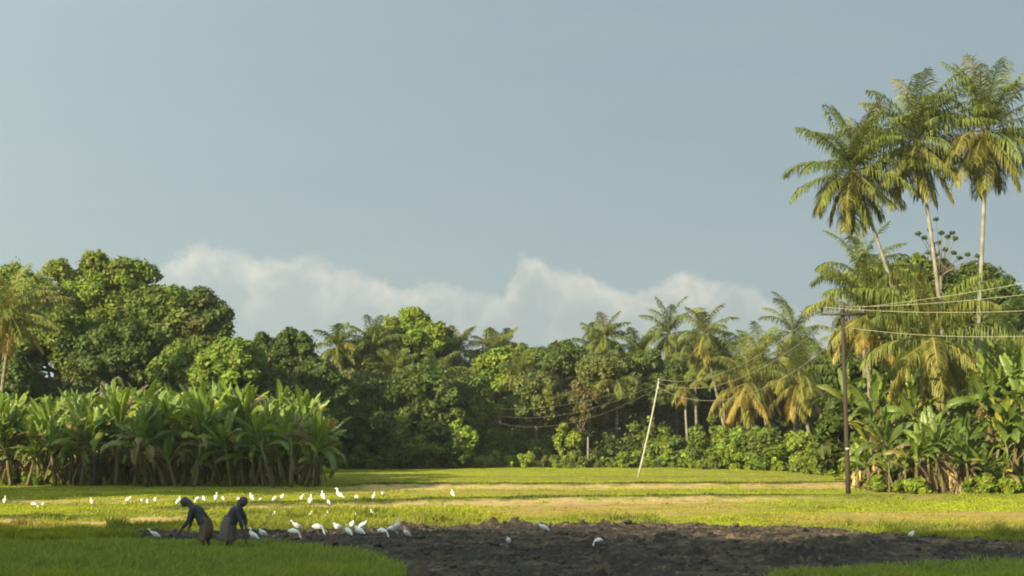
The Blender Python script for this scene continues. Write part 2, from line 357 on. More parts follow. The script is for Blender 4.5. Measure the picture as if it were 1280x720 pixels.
# slices of clods: drier crust is paler
px = 640 + fx / fy * F; py = HOR + F * CAM_H / fy
crust = sstep(0.5, 0.72, fnoise(fx, fy, 1.6, 50)) * 0.75
lite = band(py, it(px, [(560, 672), (700, 672), (860, 678), (1130, 680), (1300, 690)]), 6, 5) * sstep(520, 640, px) * 0.55
col = np.array([0.038, 0.029, 0.021])[None] * (0.5 + 0.7 * fnoise(fx, fy, 4, 51)[:, None])
k = np.clip(crust * 0.35 + lite * sstep(0.42, 0.62, fnoise(fx, fy, 2.5, 52)) + 0.5 * (fnoise(fx, fy, 7.0, 53) > 0.74), 0, 1)[:, None]
col = col * (1 - k) + np.array([0.20, 0.14, 0.08]) * k
nr, nc = X0.shape; ii = (np.arange(nr - 1)[:, None] * nc + np.arange(nc - 1)[None])
keep = (ins.reshape(nr, nc)[:-1, :-1] > -2.5); ii = ii[keep]
used = np.zeros(nr * nc, bool); Qm = np.stack([ii, ii + 1, ii + nc + 1, ii + nc], 1); used[Qm.ravel()] = True
remap = np.cumsum(used) - 1
mm = MB(); mm.add(np.stack([fx, fy, z], 1)[used], remap[Qm], col=col[used])
tag(link('ploughed_soil', mm.mesh('ploughed_soil', M_mud, False)), kind='structure')

# loose clods lying on it
cb = MB(); ico = bmesh.new(); bmesh.ops.create_icosphere(ico, subdivisions=1, radius=1); iv = np.array([v.co[:] for v in ico.verts]); itf = np.array([[v.index for v in f.verts] for f in ico.faces]); ico.free()
cx = rng.uniform(-17, 17, 16000); cy = rng.uniform(29.5, 46, 16000); pk = rng.random(16000) < 0.3; cx, cy = cx[pk], cy[pk]
ok = (mud_inside(cx, cy) > 0.5) & (np.abs(cx / cy) < 0.42); cx, cy = cx[ok], cy[ok]
cz = mud_z(cx, cy)[1]
for x, y, z0_ in zip(cx, cy, cz):
    r = 0.012 + 0.085 * R.random() ** 3.5
    vv = iv * (1 + rng.uniform(-0.35, 0.35, (len(iv), 1))) * np.array([r * R.uniform(0.8, 1.7), r * R.uniform(0.8, 1.5), r * 0.75]) + np.array([x, y, z0_ + r * 0.2])
    cb.add(vv, None, itf, col=np.array([0.045, 0.036, 0.028]) * R.uniform(0.6, 1.8))
tag(link('soil_clods', cb.mesh('soil_clods', M_mud)), 'dark loose clods of earth scattered over the ploughed plot', 'soil', kind='stuff')

# ------------------------------------------------------------------ grass
def blades(name, n, dmin, dmax, fn, label, seed=1, hscale=1.0, wscale=1.0):
    g = np.random.default_rng(seed)
    # density falls off with distance
    y = np.exp(g.uniform(np.log(dmin), np.log(dmax), n)); x = y * g.uniform(-0.43, 0.43, n)
    keep, h, col = fn(x, y, g)
    x, y, h, col = x[keep], y[keep], h[keep], col[keep]; n = len(x)
    w = (0.006 + 0.00032 * y) * g.uniform(0.6, 1.4, n) * wscale
    an = g.uniform(0, np.pi, n); lean = g.normal(0, 0.4, (n, 2)) + np.array([0.12, 0]); z0 = ground_height(x, y) - 0.03
    dx, dy = np.cos(an) * w, np.sin(an) * w; h = h * hscale
    b0 = np.stack([x - dx, y - dy, z0], 1); b1 = np.stack([x + dx, y + dy, z0], 1)
    m0 = np.stack([x - dx * 0.8 + lean[:, 0] * h * 0.3, y - dy * 0.8 + lean[:, 1] * h * 0.3, z0 + h * 0.6], 1)
    m1 = np.stack([x + dx * 0.8 + lean[:, 0] * h * 0.3, y + dy * 0.8 + lean[:, 1] * h * 0.3, z0 + h * 0.6], 1)
    tp = np.stack([x + lean[:, 0] * h, y + lean[:, 1] * h, z0 + h], 1)
    V = np.stack([b0, b1, m0, m1, tp], 1).reshape(-1, 3); i = np.arange(n) * 5
    mb = MB(); mb.add(V, np.stack([i, i + 1, i + 3, i + 2], 1), np.stack([i + 2, i + 3, i + 4], 1), col=np.repeat(col, 5, axis=0))
    return tag(link(name, mb.mesh(name, M_grass)), label, 'grass', kind='stuff')

def field_fn(x, y, g):
    px, py, bare, dry, tall, dark, n1, n2, n3 = ground_masks(x, y)
    n = len(x); mi = mud_inside(x, y)
    dens = (1 - bare * 0.93) * (1 - 0.35 * dry) * (1 - 0.2 * dark)
    keep = (g.random(n) < dens) & (mi < 0.2) & (py > 583.0) & (py < 676 + 1e3 * (px < 0))
    keep &= ~((px > 1085) & (py < 617))
    clump = fnoise(x, y, 1.2, 60) ** 1.5 * 1.5 + 0.9 * sstep(0.66, 0.8, fnoise(x, y, 0.8, 64)) * (py < 612 ) * 0.6 + 1.3 * sstep(0.68, 0.8, fnoise(x, y, 1.0, 65)) * (py >= 612)
    h = (0.025 + 0.075 * clump) * (1 - 0.4 * dry) + tall * (0.10 + 0.14 * clump) + 0.03 * dark
    h *= g.uniform(0.6, 1.3, n)
    far = sstep(604, 598, py)
    h = h * (1 - 0.35 * far)
    c = G_LIME[None] * g.uniform(0.75, 1.35, (n, 1)); t = (sstep(0.3, 0.7, n1) * 0.55 + tall * 0.3)[:, None] * (1 - 0.6 * far[:, None])
    t = np.clip(t, 0, 1); c = c * (1 - t) + G_GREEN * g.uniform(0.7, 1.3, (n, 1)) * t
    c = c * (0.72 + 0.56 * fnoise(x, y * 1.6, 0.7, 66))[:, None]
    dr = np.clip(dry * 0.8 + (g.random(n) < 0.07) * 0.6, 0, 1)[:, None]; c = c * (1 - dr) + G_DRY * g.uniform(0.8, 1.3, (n, 1)) * dr
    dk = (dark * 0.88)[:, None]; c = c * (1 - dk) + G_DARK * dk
    return keep, h, c
blades('field_grass', 620000, 36.5, 128, field_fn, 'bright yellow-green grass over the sunlit fields', 11)

def near_fn(x, y, g):
    px = 640 + x / y * F; py = HOR + F * CAM_H / y; n = len(x); mi = mud_inside(x, y)
    keep = (mi < 0.4) & (py > 661) & ((px < 620) | (py > 690))
    cl = fnoise(x, y, 1.1, 61)
    h = (0.10 + 0.16 * cl) * g.uniform(0.6, 1.35, n) * np.where(py > 684, 1.3, 0.8)
    c = G_GREEN[None] * 1.55 * g.uniform(0.7, 1.35, (n, 1)); t = sstep(0.4, 0.75, fnoise(x, y, 0.4, 62))[:, None]
    c = c * (1 - t * 0.6) + G_LIME * t * 0.6
    return keep, h, c
blades('foreground_grass', 130000, 29.0, 46, near_fn, 'deep green shaded grass in front of the workers and at the lower edge', 12, wscale=0.95)
def sparse_fn(x, y, g):
    n = len(x); mi = mud_inside(x, y); cl = fnoise(x, y, 0.9, 70)
    keep = (mi > 0.3) & ((cl > 0.68) | (g.random(n) < 0.06) | ((mi < 2.2) & (g.random(n) < 0.6))) & (np.abs(x / y) < 0.42)
    return keep, g.uniform(0.04, 0.16, n), G_LIME[None] * g.uniform(0.6, 1.2, (n, 1))
blades('weeds', 26000, 30, 45, sparse_fn, 'few green weeds sprouting between the dark clods', 13, wscale=1.3)

# raised grassy bank in front of the far trees
def bank(name, x0, x1, y0, h, wd, col, seed):
    mb = MB(); nx = 160; ny = 9; xs_ = np.linspace(x0, x1, nx); prof = np.array([0, .5, .85, 1, 1, 1, .85, .5, 0]); yo = np.linspace(-wd, wd, ny)
    Xb = np.repeat(xs_[:, None], ny, 1); Yb = y0 + np.repeat(yo[None], nx, 0) + 0.4 * np.sin(Xb * 0.3)
    Zb = h * prof[None] * (0.75 + 0.5 * fnoise(Xb.ravel(), Yb.ravel(), 0.5, seed).reshape(Xb.shape)) - 0.05
    ii = (np.arange(nx - 1)[:, None] * ny + np.arange(ny - 1)[None]).ravel()
    mb.add(np.stack([Xb.ravel(), Yb.ravel(), Zb.ravel()], 1), np.stack([ii, ii + ny, ii + ny + 1, ii + 1], 1), col=col)
    tag(link(name, mb.mesh(name, M_ground, True)), kind='structure')
    return
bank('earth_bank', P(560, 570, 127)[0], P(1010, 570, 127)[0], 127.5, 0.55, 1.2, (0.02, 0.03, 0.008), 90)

# ------------------------------------------------------------------ plants: generators
def unit(v): return v / (np.linalg.norm(v, axis=-1, keepdims=True) + 1e-9)
def leaf_cloud(mb, pts, nrm, size, col, g, aspect=0.62):
    """one folded two-facet leaf spray per point"""
    n = len(pts); nr = unit(nrm + g.normal(0, 0.55, (n, 3)))
    t = unit(np.cross(nr, g.normal(0, 1, (n, 3)))); t[:, 2] -= 0.25; t = unit(t); b = np.cross(nr, t); s = size * g.uniform(0.6, 1.4, n)
    s = s[:, None]; tip = pts + t * s; base = pts - t * s; fold = nr * s * 0.22
    l = pts + b * s * aspect - fold; r = pts - b * s * aspect - fold
    V = np.stack([base, l, tip, r], 1).reshape(-1, 3); i = np.arange(n) * 4
    mb.add(V, None, np.concatenate([np.stack([i, i + 1, i + 2], 1), np.stack([i, i + 2, i + 3], 1)]), col=np.repeat(col, 4, axis=0))

def make_tree(name, base, cc, rx, ry, rz, label, tint, leaf=0.24, nl=9000, lobes=26, seed=1, cat='tree', group=None, droop=0.0, trunk=True, gap=0.12, full=False, barkc=(0.09, 0.075, 0.058), var=0.25):
    """broad-leaved tree: trunk with limbs reaching into lobes of foliage"""
    g = np.random.default_rng(seed + 1000)
    root = empty(name, tuple(base), label, cat, group); base = np.asarray(base, float); c = np.asarray(cc, float) - base
    # lobe centres spread over the crown
    dirs = unit(g.normal(0, 1, (lobes, 3))); dirs[:, 2] = dirs[:, 2] if full else np.where(dirs[:, 2] < -0.6, -dirs[:, 2], dirs[:, 2])
    rr = g.uniform(0.45, 0.85, lobes)[:, None]; far_ = g.random(lobes) < 0.3; rr[far_] = g.uniform(0.85, 1.02, (int(far_.sum()), 1))
    lc = dirs * rr * np.array([rx, ry, rz]); lr = np.where(far_, g.uniform(0.12, 0.22, lobes), g.uniform(0.15, 0.34, lobes) * (1 if lobes < 40 else 0.85)) * min(rx, rz) * (1.15 if rx / max(rz, .1) < 1.8 else 1.0)
    mb = MB(); wts = lr ** 2; wts = wts / wts.sum(); cnt = g.multinomial(nl, wts)
    tint = np.asarray(tint)
    for k in range(lobes):
        n = cnt[k]
        if n < 5: continue
        d = unit(g.normal(0, 1, (n, 3))); d[:, 2] = np.where((d[:, 2] < -0.3) & (g.random(n) < 0.5), -d[:, 2], d[:, 2])
        # knobbly lobe: sprays gather in small tufts
        tuft = unit(g.normal(0, 1, (22, 3))); near = np.argmax(d @ tuft.T, 1); dt = np.einsum('ij,ij->i', d, tuft[near])
        rad = lr[k] * (0.70 + 0.5 * sstep(0.72, 1.0, dt)) * g.uniform(0.68, 1.24, n) * np.where(g.random(n) < 0.10, g.uniform(1.0, 1.3, n), 1)
        p = c + lc[k] + d * rad[:, None] * np.array([1, 1, 0.85])
        if gap: kp = g.random(n) > gap * (dt < 0.75); p, d = p[kp], d[kp]; n = len(p)
        cv_ = tint[None] * g.uniform(1 - var, 1 + var, (n, 1)) * g.uniform(0.85, 1.18) * np.array([g.uniform(0.9, 1.15), 1, g.uniform(0.8, 1.1)])
        leaf_cloud(mb, p, d + np.array([0, 0, 0.35]), leaf * g.uniform(0.85, 1.15), cv_, g)
    link('crown', mb.mesh('crown', M_leaf), root)
    if trunk:
        tb = MB(); top = c + np.array([0, 0, -rz * 0.25]); k = 7; s = np.linspace(0, 1, k)[:, None]
        r0 = max(0.14, 0.045 * c[2]); bend = g.normal(0, 0.25, 3) * np.array([1, 1, 0])
        tb.tube(top * s + bend * np.sin(s * np.pi), r0 * (1 - 0.55 * s[:, 0]), 9, col=barkc)
        for q in g.permutation(lobes)[:10]:
            st = top * g.uniform(0.55, 0.98); en = c + lc[q]; mid = (st + en) / 2 + np.array([0, 0, -0.12 * np.linalg.norm(en - st)])
            tt = np.linspace(0, 1, 6)[:, None]; pt = st * (1 - tt) ** 2 + 2 * mid * tt * (1 - tt) + en * tt ** 2
            tb.tube(pt, r0 * 0.42 * (1 - 0.8 * tt[:, 0]) + 0.015, 6, col=barkc)
        link('trunk', tb.mesh('trunk', M_bark, True), root)
    return root

PG = np.array([0.11, 0.138, 0.026]); PGOLD = np.array([0.25, 0.185, 0.045]); PYEL = np.array([0.20, 0.19, 0.035])
def frond(mb, org, az, e0, Lf, bend, col, g, pairs=40, leaf=0.85, droop=0.55, lw=0.035, wind=(0, 0)):
    K = 13; s = np.linspace(0, 1, K); e = e0 - bend * s ** 1.4
    ds = Lf / (K - 1); azs = az + g.normal(0, 0.10) * s
    stp = np.stack([np.cos(e) * np.cos(azs), np.cos(e) * np.sin(azs), np.sin(e)], 1) * ds
    stp[:, 0] += wind[0] * ds * s; stp[:, 1] += wind[1] * ds * s
    pts = org + np.concatenate([[np.zeros(3)], np.cumsum(stp[:-1], 0)])
    tan = unit(np.gradient(pts, axis=0)); side = unit(np.cross(tan, np.array([0, 0, 1.0])) + 1e-6)
    tw = g.normal(0, 0.35)
    # rachis as a flat-sided tapering strip, two crossing faces
    w = (0.055 * (1 - 0.85 * s))[:, None]
    up = unit(np.cross(side, tan))
    rc = np.clip(col * 1.25 + 0.04, 0, 1)
    V = np.concatenate([pts - side * w, pts + up * w * 0.8, pts + side * w]); i = np.arange(K - 1)
    mb.add(V, np.concatenate([np.stack([i, i + 1, K + i + 1, K + i], 1), np.stack([K + i, K + i + 1, 2 * K + i + 1, 2 * K + i], 1)]), col=rc)
    t = np.linspace(0.13, 0.995, pairs)
    def ip(A): return np.stack([np.interp(t, s, A[:, j]) for j in range(3)], 1)
    p = ip(pts); tg = unit(ip(tan)); sd = unit(ip(side)); u2 = unit(ip(up))
    ln = leaf * 1.25 * (0.35 + 0.65 * np.sin(np.pi * np.clip(t * 0.88 + 0.10, 0, 1)) ** 0.7) * np.where(t > 0.9, 0.75, 1)
    for sg in (-1, 1):
        l_ = ln * g.uniform(0.8, 1.12, pairs); dirn = unit(sd * sg * (0.9 + 0.1 * tw * sg) + tg * (0.45 + 0.5 * t[:, None]) + u2 * (0.22 + 0.25 * tw * sg) + g.normal(0, 0.09, (pairs, 3)))
        dr = droop * g.uniform(0.6, 1.4, pairs)[:, None]
        m1 = p + dirn * l_[:, None] * 0.45 + np.array([0, 0, -1]) * l_[:, None] * dr * 0.14
        d2 = unit(dirn * (1 - dr * 0.75) + np.array([0, 0, -1]) * dr * 1.1 + np.append(np.asarray(wind) * 0.5, 0))
        m2 = m1 + d2 * l_[:, None] * 0.55
        wv = unit(np.cross(dirn, u2 + g.normal(0, 0.3, (pairs, 3)))) * lw; w2 = unit(np.cross(d2, sd * sg + u2 * 0.7 + g.normal(0, 0.3, (pairs, 3)))) * lw
        V = np.stack([p - wv * .7, p + wv * .7, m1 - w2, m1 + w2, m2], 1).reshape(-1, 3); q = np.arange(pairs) * 5
        cc = col[None] * g.uniform(0.75, 1.3, (pairs, 1))
        mb.add(V, np.stack([q, q + 1, q + 3, q + 2], 1), np.stack([q + 2, q + 3, q + 4], 1), col=np.repeat(cc, 5, 0))

def make_palm(name, base, top, Lf, label, seed, n=30, gold=0.35, group=None, r0=0.16, curve=0.0, pairs=46, leaf=0.9, lw=0.036, nuts=False, wind=(0.10, 0), tint=PG, e_lo=-72, e_hi=86, droop=0.6, barkc=(0.23, 0.20, 0.15), goldc=PGOLD, stiff=1.0):
    g = np.random.default_rng(seed + 500); base = np.asarray(base, float); top = np.asarray(top, float) - base
    root = empty(name, tuple(base), label, 'palm tree', group)
    tb = MB(); k = 64; s = np.linspace(0, 1, k)[:, None]; bv = np.array([curve, 0, 0])
    pts = top * s + bv * np.sin(s * np.pi) * np.linalg.norm(top)
    rad = r0 * (1.0 - 0.35 * s[:, 0]) * (1 + 0.05 * np.sin(np.arange(k) * 2.4)) + r0 * 0.5 * np.exp(-s[:, 0] * 22)
    cols_ = np.array(barkc)[None] * (0.7 + 0.35 * g.random((k, 1)) - 0.22 * (np.arange(k) % 3 == 0)[:, None]) * (1 - 0.35 * fnoise(s[:, 0], s[:, 0] * 0, 6, seed)[:, None])
    tb.tube(pts, rad, 9, col=cols_); link('trunk', tb.mesh('trunk', M_bark, True), root)
    mb = MB(); off = g.uniform(0, 6.28)
    for i in range(n):
        f = i / (n - 1); az = off + i * 2.39996 + g.normal(0, 0.15)
        e0 = math.radians(e_hi + (e_lo - e_hi) * f ** 1.1 + g.normal(0, 6)); L_ = Lf * (0.72 + 0.28 * math.sin(math.pi * min(1, 0.25 + f))) * g.uniform(0.88, 1.08)
        bend = (0.55 + 0.95 * (1 - abs(f - 0.45)) * g.uniform(0.6, 1.3)) * stiff
        if f > 0.7: bend = g.uniform(0.1, 0.6)
        old = np.clip((f - 0.5) / 0.45, 0, 1) * gold * 1.6 + (g.random() < gold * 0.4) * 0.45  # lower fronds yellow with age; gold of the low sun is tinted in too
        old = min(1.0, old * g.uniform(0.5, 1.4)); cc = tint * g.uniform(0.8, 1.25) * (1 - old) + (goldc if g.random() < 0.6 else PYEL) * old
        frond(mb, top + np.array([0, 0, 0.0]), az, e0, L_, bend, cc, g, pairs, leaf, droop * g.uniform(0.8, 1.25) + 0.35 * f, lw, wind)
    link('crown', mb.mesh('crown', M_palm), root)
    if nuts:
        nb = MB(); nb.tube([top + np.array([0, 0, 0.1]), top + np.array([0, 0, -0.75])], [0.2, 0.26], 8, col=(0.16, 0.12, 0.05))
        for q in range(nuts):
            aa = g.uniform(0, 6.28); cpt = top + np.array([math.cos(aa) * 0.32, math.sin(aa) * 0.32, g.uniform(-0.65, -0.1)])
            nb.add(iv * np.array([0.12, 0.12, 0.15]) + cpt, None, itf, col=np.array([0.30, 0.24, 0.05]) * g.uniform(0.5, 1.3))
        link('coconut_cluster', nb.mesh('coconut_cluster', M_bark, True), root)
    return root

BG = np.array([0.115, 0.165, 0.03])
def banana_leaf(mb, org, az, e0, Lf, wd, bend, col, g, torn=0.5):
    K = 15; s = np.linspace(0, 1, K); e = e0 - bend * s ** 1.7; ds = Lf / (K - 1)
    stp = np.stack([np.cos(e) * math.cos(az), np.cos(e) * math.sin(az), np.sin(e)], 1) * ds
    pts = org + np.concatenate([[np.zeros(3)], np.cumsum(stp[:-1], 0)]); tan = unit(np.gradient(pts, axis=0))
    side = unit(np.cross(tan, np.array([0, 0, 1.0])) + np.array([1e-4, 1e-4, 0])); up = unit(np.cross(side, tan))
    roll = g.normal(0, 0.5); side, up = side * math.cos(roll) + up * math.sin(roll), up * math.cos(roll) - side * math.sin(roll)
    hw = wd * np.clip(np.sin(np.pi * np.clip((s - 0.14) / 0.87, 0, 1)), 0, 1) ** 0.55
    ww = (0.03 * (1 - 0.8 * s))[:, None]
    V = np.concatenate([pts - side * ww, pts - up * ww, pts + side * ww]); i = np.arange(K - 1)
    mb.add(V, np.concatenate([np.stack([i, i + 1, K + i + 1, K + i], 1), np.stack([K + i, K + i + 1, 2 * K + i + 1, 2 * K + i], 1)]), col=np.clip(col * 1.3 + 0.05, 0, 1))
    for sg in (-1, 1):
        j = 2
        while j < K - 1:
            seg = 1 if g.random() < torn else g.integers(2, 5); j2 = min(K - 1, j + seg)
            dp = g.uniform(0.1, 0.8) + (0.5 * g.random() if seg == 1 else 0); idx = np.arange(j, j2 + 1)
            a0 = pts[idx]; hwv = hw[idx][:, None].copy()
            mid = a0 + side[idx] * sg * hwv * 0.55 + up[idx] * hwv * (0.28 - dp * 0.3)
            outp = a0 + side[idx] * sg * hwv * (1.0 - 0.2 * dp) + up[idx] * hwv * (0.2 - dp * 0.9) + tan[idx] * hwv * 0.25
            if seg == 1 or g.random() < torn:      # a rip: the strip narrows to its outer edge
                outp[0] = outp[0] * 0.8 + outp[-1] * 0.2; outp[-1] = outp[-1] * 0.85 + outp[0] * 0.15
            m_ = len(idx); V = np.concatenate([a0, mid, outp]); q = np.arange(m_ - 1)
            mb.add(V, np.concatenate([np.stack([q, q + 1, m_ + q + 1, m_ + q], 1), np.stack([m_ + q, m_ + q + 1, 2 * m_ + q + 1, 2 * m_ + q], 1)]), col=col * g.uniform(0.85, 1.2))
            j = j2
def make_banana(seed, h=3.3, nleaf=10, Lf=2.4, dead=6, wd=0.34, label='x', group=None, tint=BG, torn=0.5):
    g = np.random.default_rng(seed + 900)
    root = empty('banana_plant', (0, 0, 0), label, 'banana plant', group)
    tb = MB(); s = np.linspace(0, 1, 8)[:, None]; top = np.array([g.normal(0, 0.15), g.normal(0, 0.15), h])
    cols_ = np.array([0.11, 0.085, 0.045])[None] * (1 - s) + np.array([0.12, 0.14, 0.04])[None] * s
    tb.tube(top * s, 0.13 * (1 - 0.5 * s[:, 0]), 9, col=cols_); link('stem', tb.mesh('stem', M_bark, True), root)
    mb = MB(); off = g.uniform(0, 6.28); lean_ = g.uniform(0, 6.28)
    for i in range(nleaf):
        f = i / (nleaf - 1); az = off + i * 2.2 + g.normal(0, 0.4); e0 = math.radians(88 - 58 * f + g.normal(0, 12))
        cc = tint * g.uniform(0.8, 1.2) * (1 - 0.25 * f) + np.array([0.05, 0.04, 0]) * (g.random() < 0.3)
        if g.random() < 0.015: cc = np.array([0.28, 0.26, 0.04])
        if f > 0.55 and g.random() < 0.22: cc = np.array([0.17, 0.13, 0.05])
        banana_leaf(mb, top * (0.97 - 0.08 * f), az, e0, Lf * g.uniform(0.8, 1.1) * (0.85 if i == 0 else 1), wd * g.uniform(0.8, 1.15) * (0.55 if i == 0 else 1), 0.35 + 2.1 * f ** 1.4 * g.uniform(0.5, 1.3), cc, g, torn)
    link('crown', mb.mesh('crown', M_banana), root)
    if dead:
        db = MB()
        for i in range(dead):
            az = g.uniform(0, 6.28); c0_ = np.array([0.135, 0.10, 0.05]) * g.uniform(0.5, 1.3)
            banana_leaf(db, top * g.uniform(0.6, 0.9), az, math.radians(g.uniform(-85, -35)), Lf * g.uniform(0.45, 0.75), wd * 0.35, g.uniform(0.2, 0.9), c0_, g, 0.8)
        link('dead_leaves', db.mesh('dead_leaves', M_dry), root)
    return root

# ------------------------------------------------------------------ broad-leaved trees of the wood, back to front
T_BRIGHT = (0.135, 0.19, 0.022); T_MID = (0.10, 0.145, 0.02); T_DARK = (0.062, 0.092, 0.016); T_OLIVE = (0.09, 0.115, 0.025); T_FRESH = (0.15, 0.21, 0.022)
#  px, py of crown centre, half width, half height in photo pixels, distance, tint, leaves, label
TREES = [
 (18, 392, 62, 56, 118, T_BRIGHT, 9000, 'broad bright tree at the left edge behind the gold-fronded palm'),
 (128, 378, 72, 54, 122, T_BRIGHT, 13000, 'tallest leafy tree of the left wood, bright green with a knobbly top'),
 (196, 408, 46, 52, 120, T_MID, 8000, 'rounded green tree on the right shoulder of the tallest leafy tree'),
 (70, 440, 74, 52, 113, T_MID, 10000, 'wide green tree low in front of the tallest leafy tree'),
 (160, 450, 66, 46, 111, T_DARK, 9000, 'dark spreading tree right above the middle of the left banana grove'),
 (252, 418, 42, 52, 121, T_OLIVE, 8500, 'dull olive tree with an open ragged top, right of the bright left wood'),
 (8, 478, 56, 50, 111, T_DARK, 6000, 'dark tree low behind the left end of the banana grove'),
 (236, 470, 48, 42, 109, T_MID, 6000, 'low green tree between the olive tree and the banana grove'),
 (288, 462, 44, 36, 106, T_BRIGHT, 7500, 'round light-green tree just left of the long dark crown'),
 (352, 458, 52, 42, 116, T_DARK, 9000, 'broad dark-green domed tree behind the right end of the banana grove'),
 (398, 500, 40, 50, 112, T_DARK, 7500, 'dark tree falling away to the right of the domed tree'),
 (330, 505, 50, 40, 108, T_DARK, 5500, 'dark tree low behind the right end of the banana grove'),
 (443, 478, 34, 48, 128, T_OLIVE, 6500, 'slim olive-green tree right of the long dark crown'),
 (478, 456, 36, 44, 132, T_OLIVE, 7000, 'greyish green tree leaning on the tall round-topped tree'),
 (518, 427, 40, 34, 134, T_FRESH, 9500, 'tall round-topped tree standing out bright on its left side'),
 (548, 432, 20, 26, 136, T_DARK, 3000, 'small dark crown at the right side of the round-topped tree'),
 (468, 520, 48, 52, 122, T_DARK, 8000, 'dark rounded tree at the edge of the far field, left of centre'),
 (530, 510, 44, 50, 124, T_DARK, 7500, 'dark tree under the round-topped tree'),
 (585, 512, 34, 46, 128, T_MID, 6000, 'green tree right of the pale-trunked palm, at the sky notch'),
 (622, 482, 34, 42, 136, T_BRIGHT, 6500, 'light green tree left of the two rounded central crowns'),
 (655, 462, 36, 30, 138, T_MID, 7000, 'left of the two rounded crowns at the centre of the skyline'),
 (702, 462, 38, 32, 137, T_DARK, 7500, 'dark right one of the two rounded crowns at the centre of the skyline'),
 (670, 500, 36, 34, 131, T_OLIVE, 6000, 'olive tree below the two rounded central crowns'),
 (760, 480, 42, 38, 133, T_OLIVE, 7500, 'greyish spreading tree behind the sagging cables'),
 (726, 512, 34, 30, 131, (0.105, 0.10, 0.03), 4500, 'brownish tree hung with dry leaves behind the small gold palm'),
 (815, 488, 42, 42, 134, T_DARK, 7000, 'dark tree behind the head of the leaning pole'),
 (870, 492, 40, 40, 140, T_MID, 6500, 'green tree behind the tall slender palm with the pale trunk'),
 (930, 488, 46, 40, 140, T_DARK, 6500, 'dark tree behind the bushy gold-fronded palms'),
 (1000, 500, 50, 42, 136, T_DARK, 6500, 'dark tree left of the utility pole, behind the palms'),
 (1135, 386, 62, 66, 108, T_MID, 12000, 'big leafy tree behind the three tall palms, its left half'),
 (1222, 392, 58, 64, 104, T_DARK, 12000, 'large dark tree at the right edge behind the rightmost tall palm'),
 (1285, 430, 40, 60, 100, T_DARK, 6000, 'dark tree cut by the right edge of the picture'),
 (1090, 470, 50, 60, 100, T_DARK, 7500, 'dark tree behind the utility pole'),
 (1190, 480, 66, 60, 96, T_DARK, 9000, 'dark tree behind the right banana grove'),
 (1262, 505, 50, 60, 92, T_DARK, 8000, 'dark tree above the gap at the right end of the banana grove'),
]
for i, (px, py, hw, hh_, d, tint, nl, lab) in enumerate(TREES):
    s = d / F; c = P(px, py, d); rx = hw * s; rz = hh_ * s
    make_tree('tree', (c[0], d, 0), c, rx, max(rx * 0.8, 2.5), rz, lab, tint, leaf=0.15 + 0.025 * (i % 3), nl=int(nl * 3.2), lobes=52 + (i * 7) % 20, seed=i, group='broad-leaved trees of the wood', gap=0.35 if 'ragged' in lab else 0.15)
# a deeper row that closes the wood
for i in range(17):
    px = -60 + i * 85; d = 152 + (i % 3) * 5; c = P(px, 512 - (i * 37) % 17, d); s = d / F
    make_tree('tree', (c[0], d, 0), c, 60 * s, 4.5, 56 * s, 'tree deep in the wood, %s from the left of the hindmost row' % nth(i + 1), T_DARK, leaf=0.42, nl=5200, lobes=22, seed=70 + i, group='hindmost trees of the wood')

# sparse tree whose bare twigs carry round tufts, above the big leafy tree
def sparse_tree():
    d = 103; g = np.random.default_rng(3); b = P(1178, 420, d); b[2] = 0; root = empty('sparse_tree', tuple(b), 'thin open tree with round dark tufts on bare twigs, rising between the tall palms', 'tree')
    tb = MB(); cb_ = MB(); o = P(1176, 345, d) - b; tb.tube([np.zeros(3), o * 0.5, o], [0.22, 0.15, 0.09], 7, col=(0.12, 0.1, 0.08))
    for (px, py) in [(1148, 292), (1156, 297), (1163, 288), (1170, 274), (1177, 291), (1185, 296), (1190, 291), (1194, 298), (1174, 303), (1166, 306), (1182, 312), (1192, 316), (1200, 322), (1170, 318), (1210, 318), (1222, 320), (1180, 325), (1216, 328), (1160, 316)]:
        e = P(px, py, d + g.uniform(-1.5, 1.5)) - b; mid = o * 0.55 + e * 0.45 + np.array([0, 0, 0.25]); tt = np.linspace(0, 1, 5)[:, None]
        tb.tube(o * (1 - tt) ** 2 + 2 * mid * tt * (1 - tt) + e * tt ** 2, 0.045 * (1 - 0.6 * tt[:, 0]), 5, col=(0.12, 0.1, 0.08))
        n = 60; dd_ = unit(g.normal(0, 1, (n, 3))); leaf_cloud(cb_, e + dd_ * 0.22 * g.uniform(0.5, 1.1, (n, 1)) * np.array([1, 1, 0.7]), dd_, 0.09, np.array(T_DARK)[None] * g.uniform(0.7, 1.3, (n, 1)), g)
    link('trunk', tb.mesh('trunk', M_bark, True), root); link('crown', cb_.mesh('crown', M_leaf), root)
sparse_tree()

